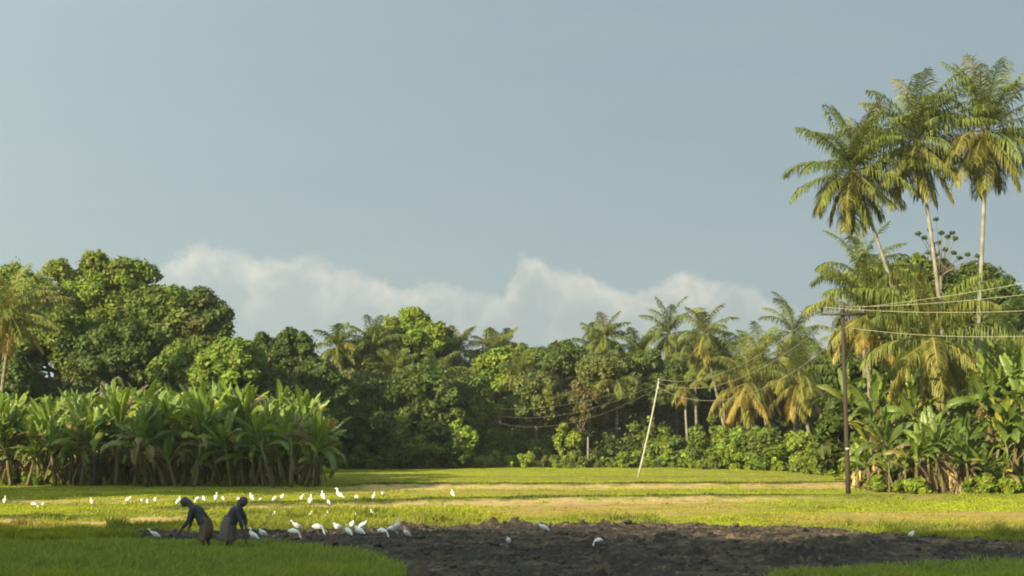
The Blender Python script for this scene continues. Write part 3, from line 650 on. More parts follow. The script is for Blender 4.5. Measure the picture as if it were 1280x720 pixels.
# shrubs along the foot of the wood: px, base row, half width, height px
SHRUBS = []
gs = random.Random(21)
x_ = 418
while x_ < 1060:
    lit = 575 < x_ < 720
    SHRUBS.append((x_, 583 - gs.random() * 2, gs.uniform(17, 27), gs.uniform(44, 74) if x_ < 600 else gs.uniform(46, 80) if x_ < 830 else gs.choice([gs.uniform(24, 40), gs.uniform(45, 68)]), (gs.choice([T_FRESH, T_BRIGHT, T_MID]) if (lit or x_ > 850) else gs.choice([T_MID, T_DARK]))))  # sunlight put into the leaf tints: brighter on the lit stretches
    x_ += gs.uniform(11, 17)
for i, (px, by, hw, h, tint) in enumerate(SHRUBS):
    d = it(px, [(410, 119), (580, 121), (600, 131), (830, 131), (860, 121), (1000, 112), (1060, 96)]) + gs.uniform(0, 3); s = d / F; b = P(px, by, d); b[2] = 0
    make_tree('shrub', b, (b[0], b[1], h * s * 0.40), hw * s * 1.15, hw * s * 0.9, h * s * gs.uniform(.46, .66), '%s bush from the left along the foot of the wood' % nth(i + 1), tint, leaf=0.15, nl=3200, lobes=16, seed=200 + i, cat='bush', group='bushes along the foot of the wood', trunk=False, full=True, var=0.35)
nb_ = len(SHRUBS)
for i in range(34):
    px = 425 + i * 18.3 + gs.uniform(-8, 8); d = it(px, [(410, 117), (580, 123), (860, 123), (1000, 110), (1060, 95)]) + gs.uniform(-1, 2); s = d / F; b = P(px, HOR, d); b[2] = 0; hw = gs.uniform(9, 17); h = gs.uniform(10, 26)
    make_tree('shrub', b, (b[0], b[1], h * s * 0.38), hw * s, hw * s * 0.8, h * s * 0.6, '%s low bush from the left at the very edge of the far field' % nth(i + 1), gs.choice([T_MID, T_FRESH, T_BRIGHT, T_OLIVE]), full=True, leaf=0.13, nl=1500, lobes=12, seed=800 + i, cat='bush', group='low bushes at the edge of the far field', trunk=False, var=0.4)
# taller undergrowth behind, which closes the view under the crowns
UNDER = [(px, 143 + (i % 3) * 3, 30, 84) for i, px in enumerate(range(405, 1075, 31))] + [(px, 104.5 + (i % 2) * 2, 34, 96) for i, px in enumerate(range(-30, 425, 38))] + [(px, 86 + (i % 2) * 2, 36, 120) for i, px in enumerate(range(1058, 1320, 36))]
for i, (px, d, hw, h) in enumerate(UNDER):
    s = d / F; b = P(px, HOR, d); b[2] = 0
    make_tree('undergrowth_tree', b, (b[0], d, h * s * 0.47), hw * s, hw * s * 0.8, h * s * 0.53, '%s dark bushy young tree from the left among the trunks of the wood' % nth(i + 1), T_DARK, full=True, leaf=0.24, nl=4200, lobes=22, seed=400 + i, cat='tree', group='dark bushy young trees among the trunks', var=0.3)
# low herbs at the feet of both banana groves
LOW = [(6, 607, 16, 22), (36, 607, 14, 16), (66, 607, 16, 22), (118, 607, 14, 14), (165, 606, 14, 14), (205, 608, 12, 10), (240, 608, 12, 10), (290, 608, 14, 12), (345, 608, 12, 10), (385, 608, 12, 12), (18, 606, 20, 20), (52, 607, 18, 14), (80, 606, 20, 26), (104, 605, 14, 22), (148, 605, 14, 12), (185, 606, 10, 14),
       (1130, 617, 14, 18), (1146, 618, 13, 22), (1216, 618, 13, 22), (1240, 619, 14, 26), (1262, 619, 14, 22), (1100, 615, 14, 20), (1085, 610, 16, 40), (1110, 611, 18, 36), (1128, 612, 14, 28), (1228, 616, 16, 22), (1250, 617, 18, 26), (1275, 618, 20, 24), (1295, 616, 20, 26), (1040, 600, 18, 30), (1066, 605, 16, 34)]
for i, (px, by, hw, h) in enumerate(LOW):
    d = D(by); s = d / F; b = P(px, by, d); b[2] = 0
    make_tree('bush', b, (b[0], b[1], h * s * 0.45), hw * s, hw * s * 0.8, h * s * 0.55, '%s low leafy bush from the left at the feet of the banana groves' % nth(i + 1), T_FRESH, leaf=0.13, nl=1700, lobes=11, seed=300 + i, cat='bush', group='low bushes at the feet of the banana groves', trunk=False, var=0.35)

# ------------------------------------------------------------------ coconut palms
#  base px, base row, crown px, py, distance, frond m, n, gold, r0, label
def palm_at(bpx, cpx, cpy, d, **kw):
    b = P(bpx, HOR, d); b[2] = 0; t = P(cpx, cpy, d)
    return make_palm('coconut_palm', b, t, **kw)
GP = 'coconut palms'
palm_at(1156, 1066, 216, 80, Lf=4.6, label='left of the three tallest palms, its thin trunk leaning left', seed=1, n=40, stiff=0.8, droop=0.65, leaf=1.0, gold=0.22, group=GP, curve=0.045, pairs=46, nuts=14, r0=0.135, barkc=(0.27, 0.255, 0.215), lw=0.034)
palm_at(1190, 1146, 178, 80, Lf=4.9, label='middle one of the three tallest palms, crown touching the right one', seed=2, n=40, stiff=0.8, droop=0.65, leaf=1.0, gold=0.3, group=GP, curve=0.018, pairs=46, nuts=14, r0=0.135, barkc=(0.27, 0.255, 0.215), lw=0.034)
palm_at(1214, 1234, 166, 79, Lf=5.1, label='right and highest of the three tallest palms, straight pale trunk', seed=3, n=40, stiff=0.8, droop=0.65, leaf=1.0, gold=0.26, group=GP, curve=0.0, pairs=46, nuts=16, r0=0.145, barkc=(0.27, 0.255, 0.215), lw=0.034)
palm_at(1176, 1165, 426, 75.5, Lf=5.3, label='low stout palm in front with long golden fronds spreading over the banana leaves', seed=4, n=22, gold=0.9, group=GP, pairs=64, leaf=1.15, nuts=10, r0=0.24, e_lo=-62, droop=1.0, goldc=np.array([0.25, 0.215, 0.05]), lw=0.036)
palm_at(1096, 1082, 394, 80, Lf=4.3, label='palm with hanging golden fronds right beside the utility pole', seed=5, n=26, gold=0.85, group=GP, pairs=52, leaf=1.0, nuts=12, r0=0.22, e_lo=-55, droop=0.9, goldc=np.array([0.26, 0.205, 0.05]), lw=0.036)
palm_at(1084, 1078, 352, 92, Lf=4.6, label='dark upright palm behind the left leaning tall trunk', seed=6, n=18, gold=0.1, group=GP, e_lo=-10, leaf=0.8)
palm_at(1020, 1000, 472, 120, Lf=5.0, label='palm with golden hanging fronds and two pale trunks at its foot', seed=7, n=30, gold=0.95, group=GP, nuts=12, r0=0.17, curve=-0.01, leaf=1.05, goldc=np.array([0.27, 0.21, 0.045]))
palm_at(948, 934, 480, 122, Lf=5.3, label='bushy palm with a wide skirt of golden fronds left of the two-trunk palm', seed=8, n=32, gold=0.95, group=GP, nuts=8, r0=0.2, leaf=1.1, goldc=np.array([0.27, 0.21, 0.045]))
palm_at(995, 992, 418, 133, Lf=4.96, label='green palm showing above the golden palms, left of the utility pole', seed=9, n=24, gold=0.15, group=GP)
palm_at(962, 950, 452, 129, Lf=4.53, label='green palm above the wide golden skirt', seed=10, n=20, gold=0.3, group=GP)
palm_at(916, 880, 420, 127, Lf=3.63, label='slender palm with a thin trunk leaning left, above the grey-green wood', seed=11, n=22, gold=0.5, group=GP, r0=0.15)
palm_at(850, 836, 418, 137, Lf=4.15, label='palm standing highest right of centre, one pale frond upright', seed=12, n=22, gold=0.12, group=GP)
palm_at(800, 797, 446, 139, Lf=4.49, label='palm with a bright bent frond left of the highest central palm', seed=13, n=22, gold=0.25, group=GP)
palm_at(758, 757, 424, 138, Lf=3.4, label='small-crowned palm above the dark rounded crown', seed=14, n=20, gold=0.1, group=GP)
palm_at(740, 742, 436, 140, Lf=3.0, label='smallest of the skyline palms, beside the dark rounded crown', seed=15, n=18, gold=0.1, group=GP)
palm_at(706, 702, 492, 137, Lf=2.70, label='small golden palm in the shade under the two rounded crowns', seed=16, n=20, gold=0.9, group=GP, r0=0.12)
palm_at(612, 616, 440, 138, Lf=3.2, label='palm at the right side of the sky notch', seed=17, n=20, gold=0.2, group=GP)
palm_at(632, 628, 438, 141, Lf=3.0, label='palm just right of the one at the sky notch', seed=18, n=18, gold=0.15, group=GP)
palm_at(565, 572, 442, 139, Lf=3.53, label='palm with a white trunk and orange lower fronds left of the sky notch', seed=19, n=24, gold=0.75, group=GP, nuts=8, r0=0.15, curve=0.01)
palm_at(588, 590, 500, 137, Lf=3.02, label='low palm with golden tips right below the white-trunked palm', seed=20, n=20, gold=0.8, group=GP)
palm_at(634, 632, 496, 140, Lf=3.33, label='low palm with golden tips left of the small golden palm', seed=21, n=20, gold=0.7, group=GP)
palm_at(470, 466, 436, 130, Lf=3.8, label='palm tucked left of the round-topped tree', seed=22, n=20, gold=0.2, group=GP)
palm_at(424, 421, 434, 127, Lf=3.02, label='small dark palm right of the domed dark tree', seed=23, n=18, gold=0.1, group=GP)
palm_at(-8, 15, 396, 97, Lf=4.4, label='palm at the left edge with golden lower fronds and a slanting grey trunk', seed=24, n=26, gold=0.8, group=GP, nuts=10, r0=0.17, curve=-0.01, e_lo=-58)
palm_at(861, 855, 484, 129, Lf=2.35, label='slim straight palm with a yellow flower head, right of the leaning pole', seed=25, n=15, gold=0.5, group=GP, r0=0.13, nuts=16, barkc=(0.30, 0.28, 0.23))
palm_at(905, 905, 455, 128, Lf=3.6, label='green palm between the slender palm and the golden skirt', seed=26, n=20, gold=0.3, group=GP)
palm_at(540, 548, 470, 128, Lf=3.2, label='feathery palm under the round-topped tree', seed=28, n=20, gold=0.3, group=GP)
palm_at(652, 650, 470, 133, Lf=2.8, label='palm in front of the left rounded central crown', seed=31, n=22, gold=0.4, group=GP)
palm_at(770, 772, 478, 132, Lf=3.2, label='palm just left of the leaning pole head', seed=32, n=22, gold=0.4, group=GP)
palm_at(496, 492, 470, 128, Lf=3.2, label='green palm at the left foot of the round-topped tree', seed=33, n=22, gold=0.2, group=GP)
palm_at(872, 868, 446, 134, Lf=3.3, label='palm under the slender leaning palm', seed=34, n=22, gold=0.3, group=GP)
palm_at(1250, 1256, 440, 88, Lf=4.2, label='palm at the right edge behind the banana leaves', seed=29, n=18, gold=0.2, group=GP)

# ------------------------------------------------------------------ banana groves
protos = [make_banana(1, 2.7, 13, 2.9, 6, 0.30, torn=.6), make_banana(2, 2.3, 12, 2.8, 5, 0.30, torn=0.5), make_banana(3, 3.0, 13, 2.7, 6, 0.30, torn=0.75), make_banana(4, 2.1, 11, 2.7, 7, 0.30, torn=0.5), make_banana(5, 2.6, 14, 2.6, 6, 0.30, torn=0.65), make_banana(6, 2.9, 11, 2.8, 8, 0.30, torn=0.8), make_banana(7, 2.4, 14, 2.9, 5, 0.30, torn=0.7), make_banana(11, 2.5, 17, 2.3, 6, 0.22, torn=.7, tint=BG * 1.25), make_banana(12, 2.2, 16, 2.35, 6, 0.23, torn=.75, tint=BG * 1.3), make_banana(13, 2.7, 18, 2.2, 5, 0.21, torn=.7, tint=BG * 1.2), make_banana(14, 2.0, 16, 2.3, 7, 0.23, torn=.8, tint=BG * 1.15), make_banana(8, 4.4, 14, 2.7, 9, 0.30, torn=0.8), make_banana(9, 4.0, 13, 2.8, 8, 0.29, torn=0.7)]
used_proto = set()
def place_banana(k, loc, rz, sc_, label, group):
    o = protos[k] if k not in used_proto else copy_tree(protos[k])
    used_proto.add(k); o.location = tuple(loc); o.rotation_euler = (gb.gauss(0, .13), gb.gauss(0, .13), rz); o.scale = (sc_,) * 3; o['label'] = label; o['group'] = group
gb = random.Random(9); left = []
for row in range(4):
    x_ = -24 + row * 7
    while x_ < 403 - row * 5:
        left.append((x_ + gb.uniform(-5, 5), row)); x_ += (11.5, 12, 13, 16)[row]
ROWN = ['front', 'second', 'third', 'hindmost']
for row in range(4):
    for i, (px, _) in enumerate(sorted(p for p in left if p[1] == row)):
        by = 607 + (1.5 if px > 180 else 0) - row * 3.6 + gb.uniform(-1, 1); d = D(by); b = P(px, by, d); b[2] = 0
        topy = it(px, [(-30, 490), (20, 486), (60, 492), (115, 478), (190, 474), (260, 474), (330, 476), (385, 486), (412, 505), (430, 530)]) + gb.uniform(-6, 26)
        want = CAM_H + (HOR - topy) * d / F; k = gb.choice([7, 8, 9, 10]); sc_ = want / (2.75 + 2.1) * gb.uniform(0.93, 1.04)
        sc_ *= gb.choice([1, 1, 1, 0.62, 0.78]) if row < 2 else 1.06
        place_banana(k, b, gb.uniform(0, 6.28), sc_, '%s banana plant from the left in the %s row of the left grove' % (nth(i + 1), ROWN[row]), 'banana plants of the left grove')
right = []
for (px, by, topy) in [(1062, 603, 500), (1078, 607, 470), (1098, 609, 455), (1118, 611, 480), (1140, 612, 462), (1160, 613, 490), (1182, 614, 500), (1204, 614, 470), (1222, 614, 445), (1246, 615, 440), (1268, 616, 430), (1290, 616, 440),
                       (1070, 600, 450), (1100, 603, 430), (1130, 605, 425), (1165, 606, 460), (1200, 606, 440), (1235, 606, 420), (1265, 607, 415), (1290, 606, 410), (1310, 611, 430)]:
    right.append((px, by, topy))
for (px, by, topy) in [(1085, 613, 510), (1106, 614, 500), (1128, 614.5, 505), (1150, 615, 500), (1216, 616, 500), (1238, 616, 495), (1262, 617, 480), (1284, 617, 490), (1302, 617, 470), (1146, 617, 535), (1163, 617, 520), (1180, 617.5, 515), (1198, 617, 520), (1212, 617.5, 545), (1230, 618, 550), (1256, 618, 550), (1090, 614, 545), (1112, 615.5, 550), (1132, 616.5, 550), (1072, 611, 540)]: right.append((px, by, topy))
right.sort()
for i, (px, by, topy) in enumerate(right):
    d = D(by); b = P(px, by, d); b[2] = 0; want = CAM_H + (HOR - topy) * d / F; k = gb.randrange(7)
    if want > 5.6: k = gb.choice([11, 12]); want *= 5.2 / 6.8
    place_banana(k, b, gb.uniform(0, 6.28), want / 5.2, '%s banana plant from the left in the right grove' % nth(i + 1), 'banana plants of the right grove')
for k_, o_ in enumerate(protos):
    if k_ not in used_proto:
        for c_ in list(o_.children): bpy.data.objects.remove(c_)
        bpy.data.objects.remove(o_)
# straw-coloured heap of dead leaves hanging on old stems at the front of the right grove
def dead_stem(px, by, h_px, lab, seed):
    d = D(by); s = d / F; b = P(px, by, d); b[2] = 0; g = np.random.default_rng(seed); root = empty('banana_stump', tuple(b), lab, 'dead plant', 'dead banana stems in front of the right grove')
    h = h_px * s; tb = MB(); tb.tube([np.zeros(3), (0.03, 0, h * 0.6), (0.06, 0, h)], [0.14, 0.11, 0.06], 8, col=(0.2, 0.15, 0.08)); link('stem', tb.mesh('stem', M_bark, True), root)
    mb = MB()
    for i in range(24): banana_leaf(mb, np.array([0, 0, h * g.uniform(0.6, 1.0)]), g.uniform(0, 6.28), math.radians(g.uniform(-88, -55)), h * g.uniform(0.5, 0.9), 0.12, g.uniform(0.3, 1.2), np.array([0.36, 0.27, 0.13]) * g.uniform(0.5, 1.3), g, 0.7)
    link('dead_leaves', mb.mesh('dead_leaves', M_dry), root)
for i, (px, by, hp, lab) in enumerate([(1172, 616, 56, 'left of the three tallest straw-coloured dead stems under the golden palm'), (1189, 617, 52, 'middle of the three tallest straw-coloured dead stems under the golden palm'), (1204, 616, 46, 'right of the three tallest straw-coloured dead stems under the golden palm'),
                                      (1074, 610, 36, 'short brown dead stem right of the utility pole foot'), (1094, 612, 40, 'brown dead stem left of the straw-coloured ones')]):
    dead_stem(px, by, hp, lab, 40 + i)

# ------------------------------------------------------------------ trees beyond the left edge that shade the foreground
dh = np.array([-to_sun.x, -to_sun.y]) / math.cos(SUN_EL); TS = math.tan(SUN_EL)
SH = []
for k, (xe, ye, h) in enumerate([(-20, 45, 19), (-13, 44.5, 19.5), (-6, 44, 20.5), (1, 44, 22), (8, 44, 23.5), (15, 43.5, 25), (22, 43, 26), (-24, 37, 18), (-12, 34, 19), (0, 33, 21), (12, 33, 24), (20, 31, 25)]):
    t = h * 0.93 / TS; SH.append((xe - dh[0] * t, ye - dh[1] * t - 4.0, h))
for (xe, ye, t, h) in [(-15, 81, 38, 17.5), (-19, 82, 42, 18.5), (-11, 82, 38, 17)]: SH.append((xe - dh[0] * t, ye - dh[1] * t, h))
SH.sort(key=lambda q: q[0])
for i, (x, y, h) in enumerate(SH):
    make_tree('tree', (x, y, 0), (x, y, h * 0.62), 6.5, 6.0, h * 0.38, 'tree outside the picture on the left, %s from the right' % nth(len(SH) - i), T_DARK, leaf=0.5, nl=3800, lobes=24, seed=600 + i, group='shade trees beyond the left edge')

# ------------------------------------------------------------------ poles and cables
def utility_pole(base, top, label, dark=True):
    base = np.array(base, float); top = np.array(top, float) - base; root = empty('utility_pole', tuple(base), label, 'utility pole')
    col = (0.045, 0.034, 0.024); tb = MB(); s = np.linspace(0, 1, 7)[:, None]
    tb.tube(top * s, 0.125 * (1 - 0.3 * s[:, 0]), 12, col=col); link('shaft', tb.mesh('shaft', M_wood, True), root)
    d = base[1]; ax = 28.5 * 68.9 / F; ay = top[2] - 0.35
    def box(mb, c, hx, hy, hz, col):
        c = np.array(c); v = np.array([(x, y, z) for x in (-hx, hx) for y in (-hy, hy) for z in (-hz, hz)]) + c
        mb.add(v, [(0, 1, 3, 2), (4, 6, 7, 5), (0, 4, 5, 1), (2, 3, 7, 6), (0, 2, 6, 4), (1, 5, 7, 3)], col=col)
    cb_ = MB(); box(cb_, (top[0], -0.16, ay), ax, 0.05, 0.06, (0.035, 0.03, 0.026)); ca = link('crossarm', cb_.mesh('crossarm', M_metal), root)
    br = MB(); 
    for sg in (-1, 1): br.tube([(top[0] + sg * 0.62, -0.17, ay - 0.05), (top[0] + sg * 0.03, -0.15, ay - 0.55)], 0.02, 6, col=(0.09, 0.085, 0.08))
    link('brace', br.mesh('brace', M_metal), ca)
    pins = []
    for sg in (-1, 0, 1):
        x = top[0] + sg * (ax - 0.06); z = ay + 0.05
        ib = MB(); zz = np.array([0, .06, .07, .16, .17, .22, .24, .32, .34]); rr = np.array([.02, .02, .035, .05, .075, .08, .11, .12, .03])
        ib.tube(np.stack([np.full(9, x), np.full(9, -0.16), z + zz], 1), rr, 12, col=(0.05, 0.035, 0.03)); link('insulator', ib.mesh('insulator', M_metal, True), ca)
        pins.append(base + np.array([x, -0.16, z + 0.30]))
    bb = MB(); box(bb, (top[0] * 0.25, -0.13, top[2] * 0.25), 0.09, 0.02, 0.05, (0.35, 0.34, 0.3)); link('band', bb.mesh('band', M_metal), root)
    # stay-wire eye and lower bracket
    lb = MB(); lb.tube([(top[0] * 0.9, -0.1, top[2] * 0.89), (top[0] * 0.9 + 0.25, -0.12, top[2] * 0.89)], 0.03, 6, col=(0.08, 0.07, 0.06)); link('bracket', lb.mesh('bracket', M_metal), root)
    pins.append(base + np.array([top[0] * 0.9 + 0.25, -0.12, top[2] * 0.89])); return root, pins
dU = D(620); bU = P(1060.5, 620, dU); tU = P(1053, 384, dU); bU[2] = 0
_, pinU = utility_pole(bU, tU, 'dark utility pole with crossarm and insulators in the grass before the right grove')
dV = 50; bV = P(1560, 600, dV); bV[2] = 0; tV = bV + np.array([0.05, 0, 10.2])
_, pinV = utility_pole(bV, tV, 'second dark utility pole, beyond the right edge of the picture')
# leaning pole
dL = D(597); bL = P(797.5, 597, dL); bL[2] = 0; tL = P(824, 474, dL)
rl = empty('leaning_pole', tuple(bL), 'thin pale grey pole leaning right in the far field', 'utility pole')
lb = MB(); s = np.linspace(0, 1, 8)[:, None]; lb.tube((tL - bL) * s + np.array([0.05, 0, 0]) * np.sin(s * 3.1), 0.07 * (1 - 0.25 * s[:, 0]), 10, col=(0.30, 0.285, 0.24)); link('shaft', lb.mesh('shaft', M_wood, True), rl)
lb = MB(); o = tL - bL
for j in range(3): lb.tube([o + np.array([-0.05, -0.12, -0.1 - 0.28 * j]), o + np.array([-0.05, -0.12, 0.05 - 0.28 * j])], [0.04, 0.05], 8, col=(0.3, 0.28, 0.25))
link('insulator', lb.mesh('insulator', M_metal, True), rl)
pL = [bL + o + np.array([-0.05, -0.12, 0.0 - 0.28 * j]) for j in range(3)]
# far poles
for (px, y0, y1, d, lab) in [(792, 512, 575, 138, 'short grey post among the trees left of the leaning pole'), (735, 546, 573, 129, 'thin pale post between the bushes under the brownish tree'), (590, 500, 580, 134, 'dark post half hidden in the wood where the cables end')]:
    b = P(px, 573, d); b[2] = 0; t = P(px, y0, d); tb = MB(); tb.tube([(0, 0, 0), (0, 0, (t - b)[2] * 0.5), t - b], [0.10, 0.09, 0.08], 9, col=(0.17, 0.16, 0.13))
    o = link('post', tb.mesh('post', M_wood, True)); o.location = tuple(b); tag(o, lab, 'post')
def cable(a, b, sag, label, r=0.009, col=(0.34, 0.31, 0.24)):
    a = np.array(a, float); b = np.array(b, float); s = np.linspace(0, 1, 34)[:, None]; p = a * (1 - s) + b * s - np.array([0, 0, 1]) * (4 * sag * s * (1 - s))
    mb = MB(); mb.tube(p - a, r, 5, col=col); o = link('power_cable', mb.mesh('power_cable', M_wire, True)); o.location = tuple(a); tag(o, label, 'cable', 'power cables'); return o
ORD4 = ['topmost', 'second', 'third', 'lowest']
rt = [P(1280, y, 61) for y in (343, 353, 372, 394)]
for j in range(4):
    a = pinU[[2, 1, 0, 3][j]]; e = a + (rt[j] - a) * ((1560 - 1060) / 220.0) * 0.72
    e = P(1560, (295, 325, 363, 392)[j], 50) + np.array([-0.12, 0, 0])
    cable(a, e, 0.25 + 0.12 * j, '%s cable running right from the dark utility pole across the tall trunks' % ORD4[j])
for j in range(3):
    cable(pinU[[0, 1, 3][j]], pL[j], 1.3 + 0.35 * j, '%s sagging cable between the dark utility pole and the leaning pole' % ['upper', 'middle', 'lower'][j], r=0.013, col=(0.2, 0.19, 0.16))
eL = [P(590, y, 134) for y in (507, 512, 517)]
for j in range(3):
    cable(pL[j], eL[j], 1.0 + 0.45 * j, '%s sagging cable running left from the leaning pole into the wood' % ['upper', 'middle', 'lower'][j], r=0.010, col=(0.13, 0.13, 0.10))

# ------------------------------------------------------------------ egrets
WHITE = np.array([0.80, 0.79, 0.75]); YB = (0.45, 0.30, 0.05); LEGC = (0.05, 0.05, 0.045)
def spline(P_, n):
    P_ = np.array(P_, float); k = len(P_); t = np.linspace(0, k - 1, n); outp = []
    for tt in t:
        i = min(int(tt), k - 2); f = tt - i; p0, p1, p2, p3 = P_[max(i - 1, 0)], P_[i], P_[i + 1], P_[min(i + 2, k - 1)]
        outp.append(0.5 * ((2 * p1) + (-p0 + p2) * f + (2 * p0 - 5 * p1 + 4 * p2 - p3) * f * f + (-p0 + 3 * p1 - 3 * p2 + p3) * f ** 3))
    return np.array(outp)
# each pose: (x, z, radius) along tail > body > neck > head; the bird faces -x
POSES = {
 'alert':  ([(0.25, 0.17, .012), (0.17, 0.215, .040), (0.07, 0.27, .072), (-0.03, 0.32, .078), (-0.10, 0.37, .050), (-0.125, 0.43, .027), (-0.10, 0.49, .022), (-0.105, 0.535, .026), (-0.15, 0.56, .030), (-0.19, 0.557, .016)], (-0.19, 0.557), (-0.29, 0.545)),
 'hunch':  ([(0.24, 0.20, .012), (0.16, 0.235, .042), (0.06, 0.28, .080), (-0.05, 0.32, .088), (-0.11, 0.365, .060), (-0.12, 0.40, .042), (-0.135, 0.425, .034), (-0.17, 0.435, .032), (-0.21, 0.43, .015)], (-0.21, 0.43), (-0.30, 0.41)),
 'forage': ([(0.24, 0.30, .012), (0.16, 0.305, .042), (0.05, 0.31, .078), (-0.06, 0.305, .080), (-0.14, 0.29, .048), (-0.21, 0.27, .026), (-0.265, 0.21, .021), (-0.285, 0.14, .023), (-0.305, 0.10, .028), (-0.325, 0.07, .014)], (-0.325, 0.07), (-0.37, -0.01)),
 'walk':   ([(0.26, 0.19, .012), (0.18, 0.23, .040), (0.07, 0.275, .074), (-0.04, 0.325, .078), (-0.12, 0.37, .046), (-0.18, 0.41, .026), (-0.21, 0.46, .022), (-0.235, 0.50, .026), (-0.275, 0.515, .029), (-0.31, 0.51, .014)], (-0.31, 0.51), (-0.40, 0.495)),
}
def make_egret(pose):
    root = empty('egret', (0, 0, 0), 'x', 'egret'); sp, b0, b1 = POSES[pose]; sp = [(x * (0.82 if x > 0 else 1), z, q * (1.22 if q > 0.035 else 1.1)) for x, z, q in sp]
    pts = spline([(x, 0, z) for x, z, r in sp], 30); rad = np.interp(np.linspace(0, 1, 30), np.linspace(0, 1, len(sp)), [r for *_, r in sp])
    mb = MB(); mb.tube(pts, rad, 14, col=WHITE, squash=np.where(rad > 0.04, 0.82, 1.0))
    body = link('body', mb.mesh('body', M_feather, True), root)
    for sg in (-1, 1):                                  # folded wing
        wb = MB(); w = spline([(pts[16][0], sg * 0.056, pts[16][2] - 0.0), (pts[11][0], sg * 0.076, pts[11][2] + 0.005), (pts[6][0], sg * 0.062, pts[6][2] + 0.01), (pts[2][0], sg * 0.018, pts[2][2] + 0.01)], 10)
        wb.tube(w, [.02, .045, .058, .062, .06, .054, .045, .034, .022, .008], 9, col=WHITE * 0.96, squash=np.full(10, 0.42)); link('wing', wb.mesh('wing', M_feather, True), root)
    bb = MB(); bb.tube([(b0[0] + 0.01, 0, b0[1]), ((b0[0] + b1[0]) / 2, 0, (b0[1] + b1[1]) / 2), (b1[0], 0, b1[1])], [.012, .008, .002], 8, col=YB); link('beak', bb.mesh('beak', M_skin, True), root)
    zb = pts[13][2] - 0.05
    for sg, fx_ in ((-1, -0.03), (1, 0.05)):
        lb_ = MB(); lb_.tube([(0.02, sg * 0.03, zb), (0.02 + fx_ * 0.2 + 0.015, sg * 0.03, zb * 0.5), (0.02 + fx_, sg * 0.03, 0.005)], [.014, .008, .006], 6, col=LEGC)
        for a in (-0.5, 0, 0.5): lb_.tube([(0.02 + fx_, sg * 0.03, 0.006), (-0.03 + fx_, sg * 0.03 + a * 0.06, 0.004)], [.005, .003], 5, col=LEGC)
        link('leg', lb_.mesh('leg', M_skin), root)
    return root
EG = {k: make_egret(k) for k in POSES}; used_e = set()
def egret(px, py, pose, turn, size, label, group, sink=0.0):
    o = EG[pose] if pose not in used_e else copy_tree(EG[pose]); used_e.add(pose)
    w = W(px, py); z = float(ground_height(np.array([w[0]]), np.array([w[1]]))[0]); z = max(z, float(mud_z(w[0] + np.array([0, .1, -.1]), w[1] + np.array([0, 0, 0.]))[1].max()) - 0.02) if w[1] < 47.5 else z; o.location = (w[0], w[1], z - sink); o.rotation_euler = (0, 0, math.radians(turn)); o.scale = (size,) * 3
    o['label'] = label; o['group'] = group
ge = random.Random(4)
FAR = [(6, 632, 1.15), (42, 634, .9), (54, 634, .85), (116, 633, 1.15), (160, 629, 1), (178, 630, .9), (184, 630, .7), (194, 629, 1), (223, 634, 1.05), (248, 631, 1.05), (255, 631, .95), (270, 630, 1.2), (279, 631, .8),
       (298, 628, 1.0), (315, 632, 1.1), (326, 628, .9), (343, 628, 1.0), (353, 629, 1.1), (377, 627, 1.05), (388, 634, 1.4), (404, 626, 1.25), (411, 633, 0.95), (425, 627, 1.5), (446, 626, 1.1), (467, 625, 1.05), (479, 621, 1.0), (566, 622, 1.1)]
for i, (px, py, s_) in enumerate(FAR):
    pose = 'alert' if s_ > 1.12 else ge.choice(['hunch', 'walk', 'forage', 'hunch', 'alert'])
    egret(px, py + 1.5, pose, ge.choice([0, 180, 60, 120, -60, -120, 70, 110]), s_ * 0.68, 'white egret, %s from the left in the far sunlit row' % nth(i + 1), 'egrets in the far row')
MIDR = [(342, 646), (354, 645), (387, 646), (404, 650), (411, 645), (446, 647), (466, 643)]
for i, (px, py) in enumerate(MIDR):
    egret(px, py + 3, 'alert', ge.choice([0, 180, 40, 140]), 0.5, 'white egret half hidden in the tall grass, %s from the left of those seven' % nth(i + 1), 'egrets in the tall grass', sink=0.02)
NEAR = [
 (194, 679, 'walk', 0, 1.0, 'lone white egret standing left of both workers, facing left'),
 (317, 681, 'alert', 20, 1.15, 'white egret right behind the right worker, neck bent down beside another'),
 (329, 680, 'hunch', 8, 1.05, 'low white egret stretched beside the one next to the right worker'),
 (366, 680, 'forage', 180, 1.15, 'white egret feeding, lower of the pair right of the workers'),
 (372, 672, 'walk', 5, 1.05, 'white egret, upper of the pair right of the workers'),
 (396, 675, 'forage', 180, 1.3, 'white egret bending right with its head to the soil, alone between two clusters'),
 (423, 673, 'hunch', 0, 1.2, 'leftmost white egret of the big cluster at the soil edge'),
 (436, 679, 'alert', -20, 1.1, 'upright white egret with a slim neck left in the big cluster'),
 (440, 665, 'hunch', 90, 1.05, 'white egret at the back of the big cluster, against the grass'),
 (450, 680, 'hunch', 8, 1.2, 'white egret lowest at the right of the big cluster'),
 (453, 672, 'hunch', 175, 1.1, 'white egret behind the lowest bird of the big cluster'),
 (477, 680, 'forage', 170, 1.1, 'round white egret with its head hidden, right of the big cluster'),
 (489, 676, 'forage', 200, 1.1, 'left bird of the pair of white egrets fluttering together'),
 (495, 677, 'alert', 160, 1.3, 'right bird of the pair of white egrets fluttering together'),
 (509, 682, 'alert', 10, 1.0, 'upright white egret at the right end of the near flock'),
 (636, 689, 'hunch', 90, 0.85, 'small white egret with its back turned, alone on the dark soil'),
 (680, 677, 'walk', -15, 1.1, 'white egret leaning left on the ridge of the ploughed soil'),
 (749, 689, 'forage', 60, 0.9, 'small white egret with lowered head at the middle of the ploughed soil'),
 (1139, 684, 'hunch', 70, 1.0, 'solitary white egret far right on the ploughed soil'),
]
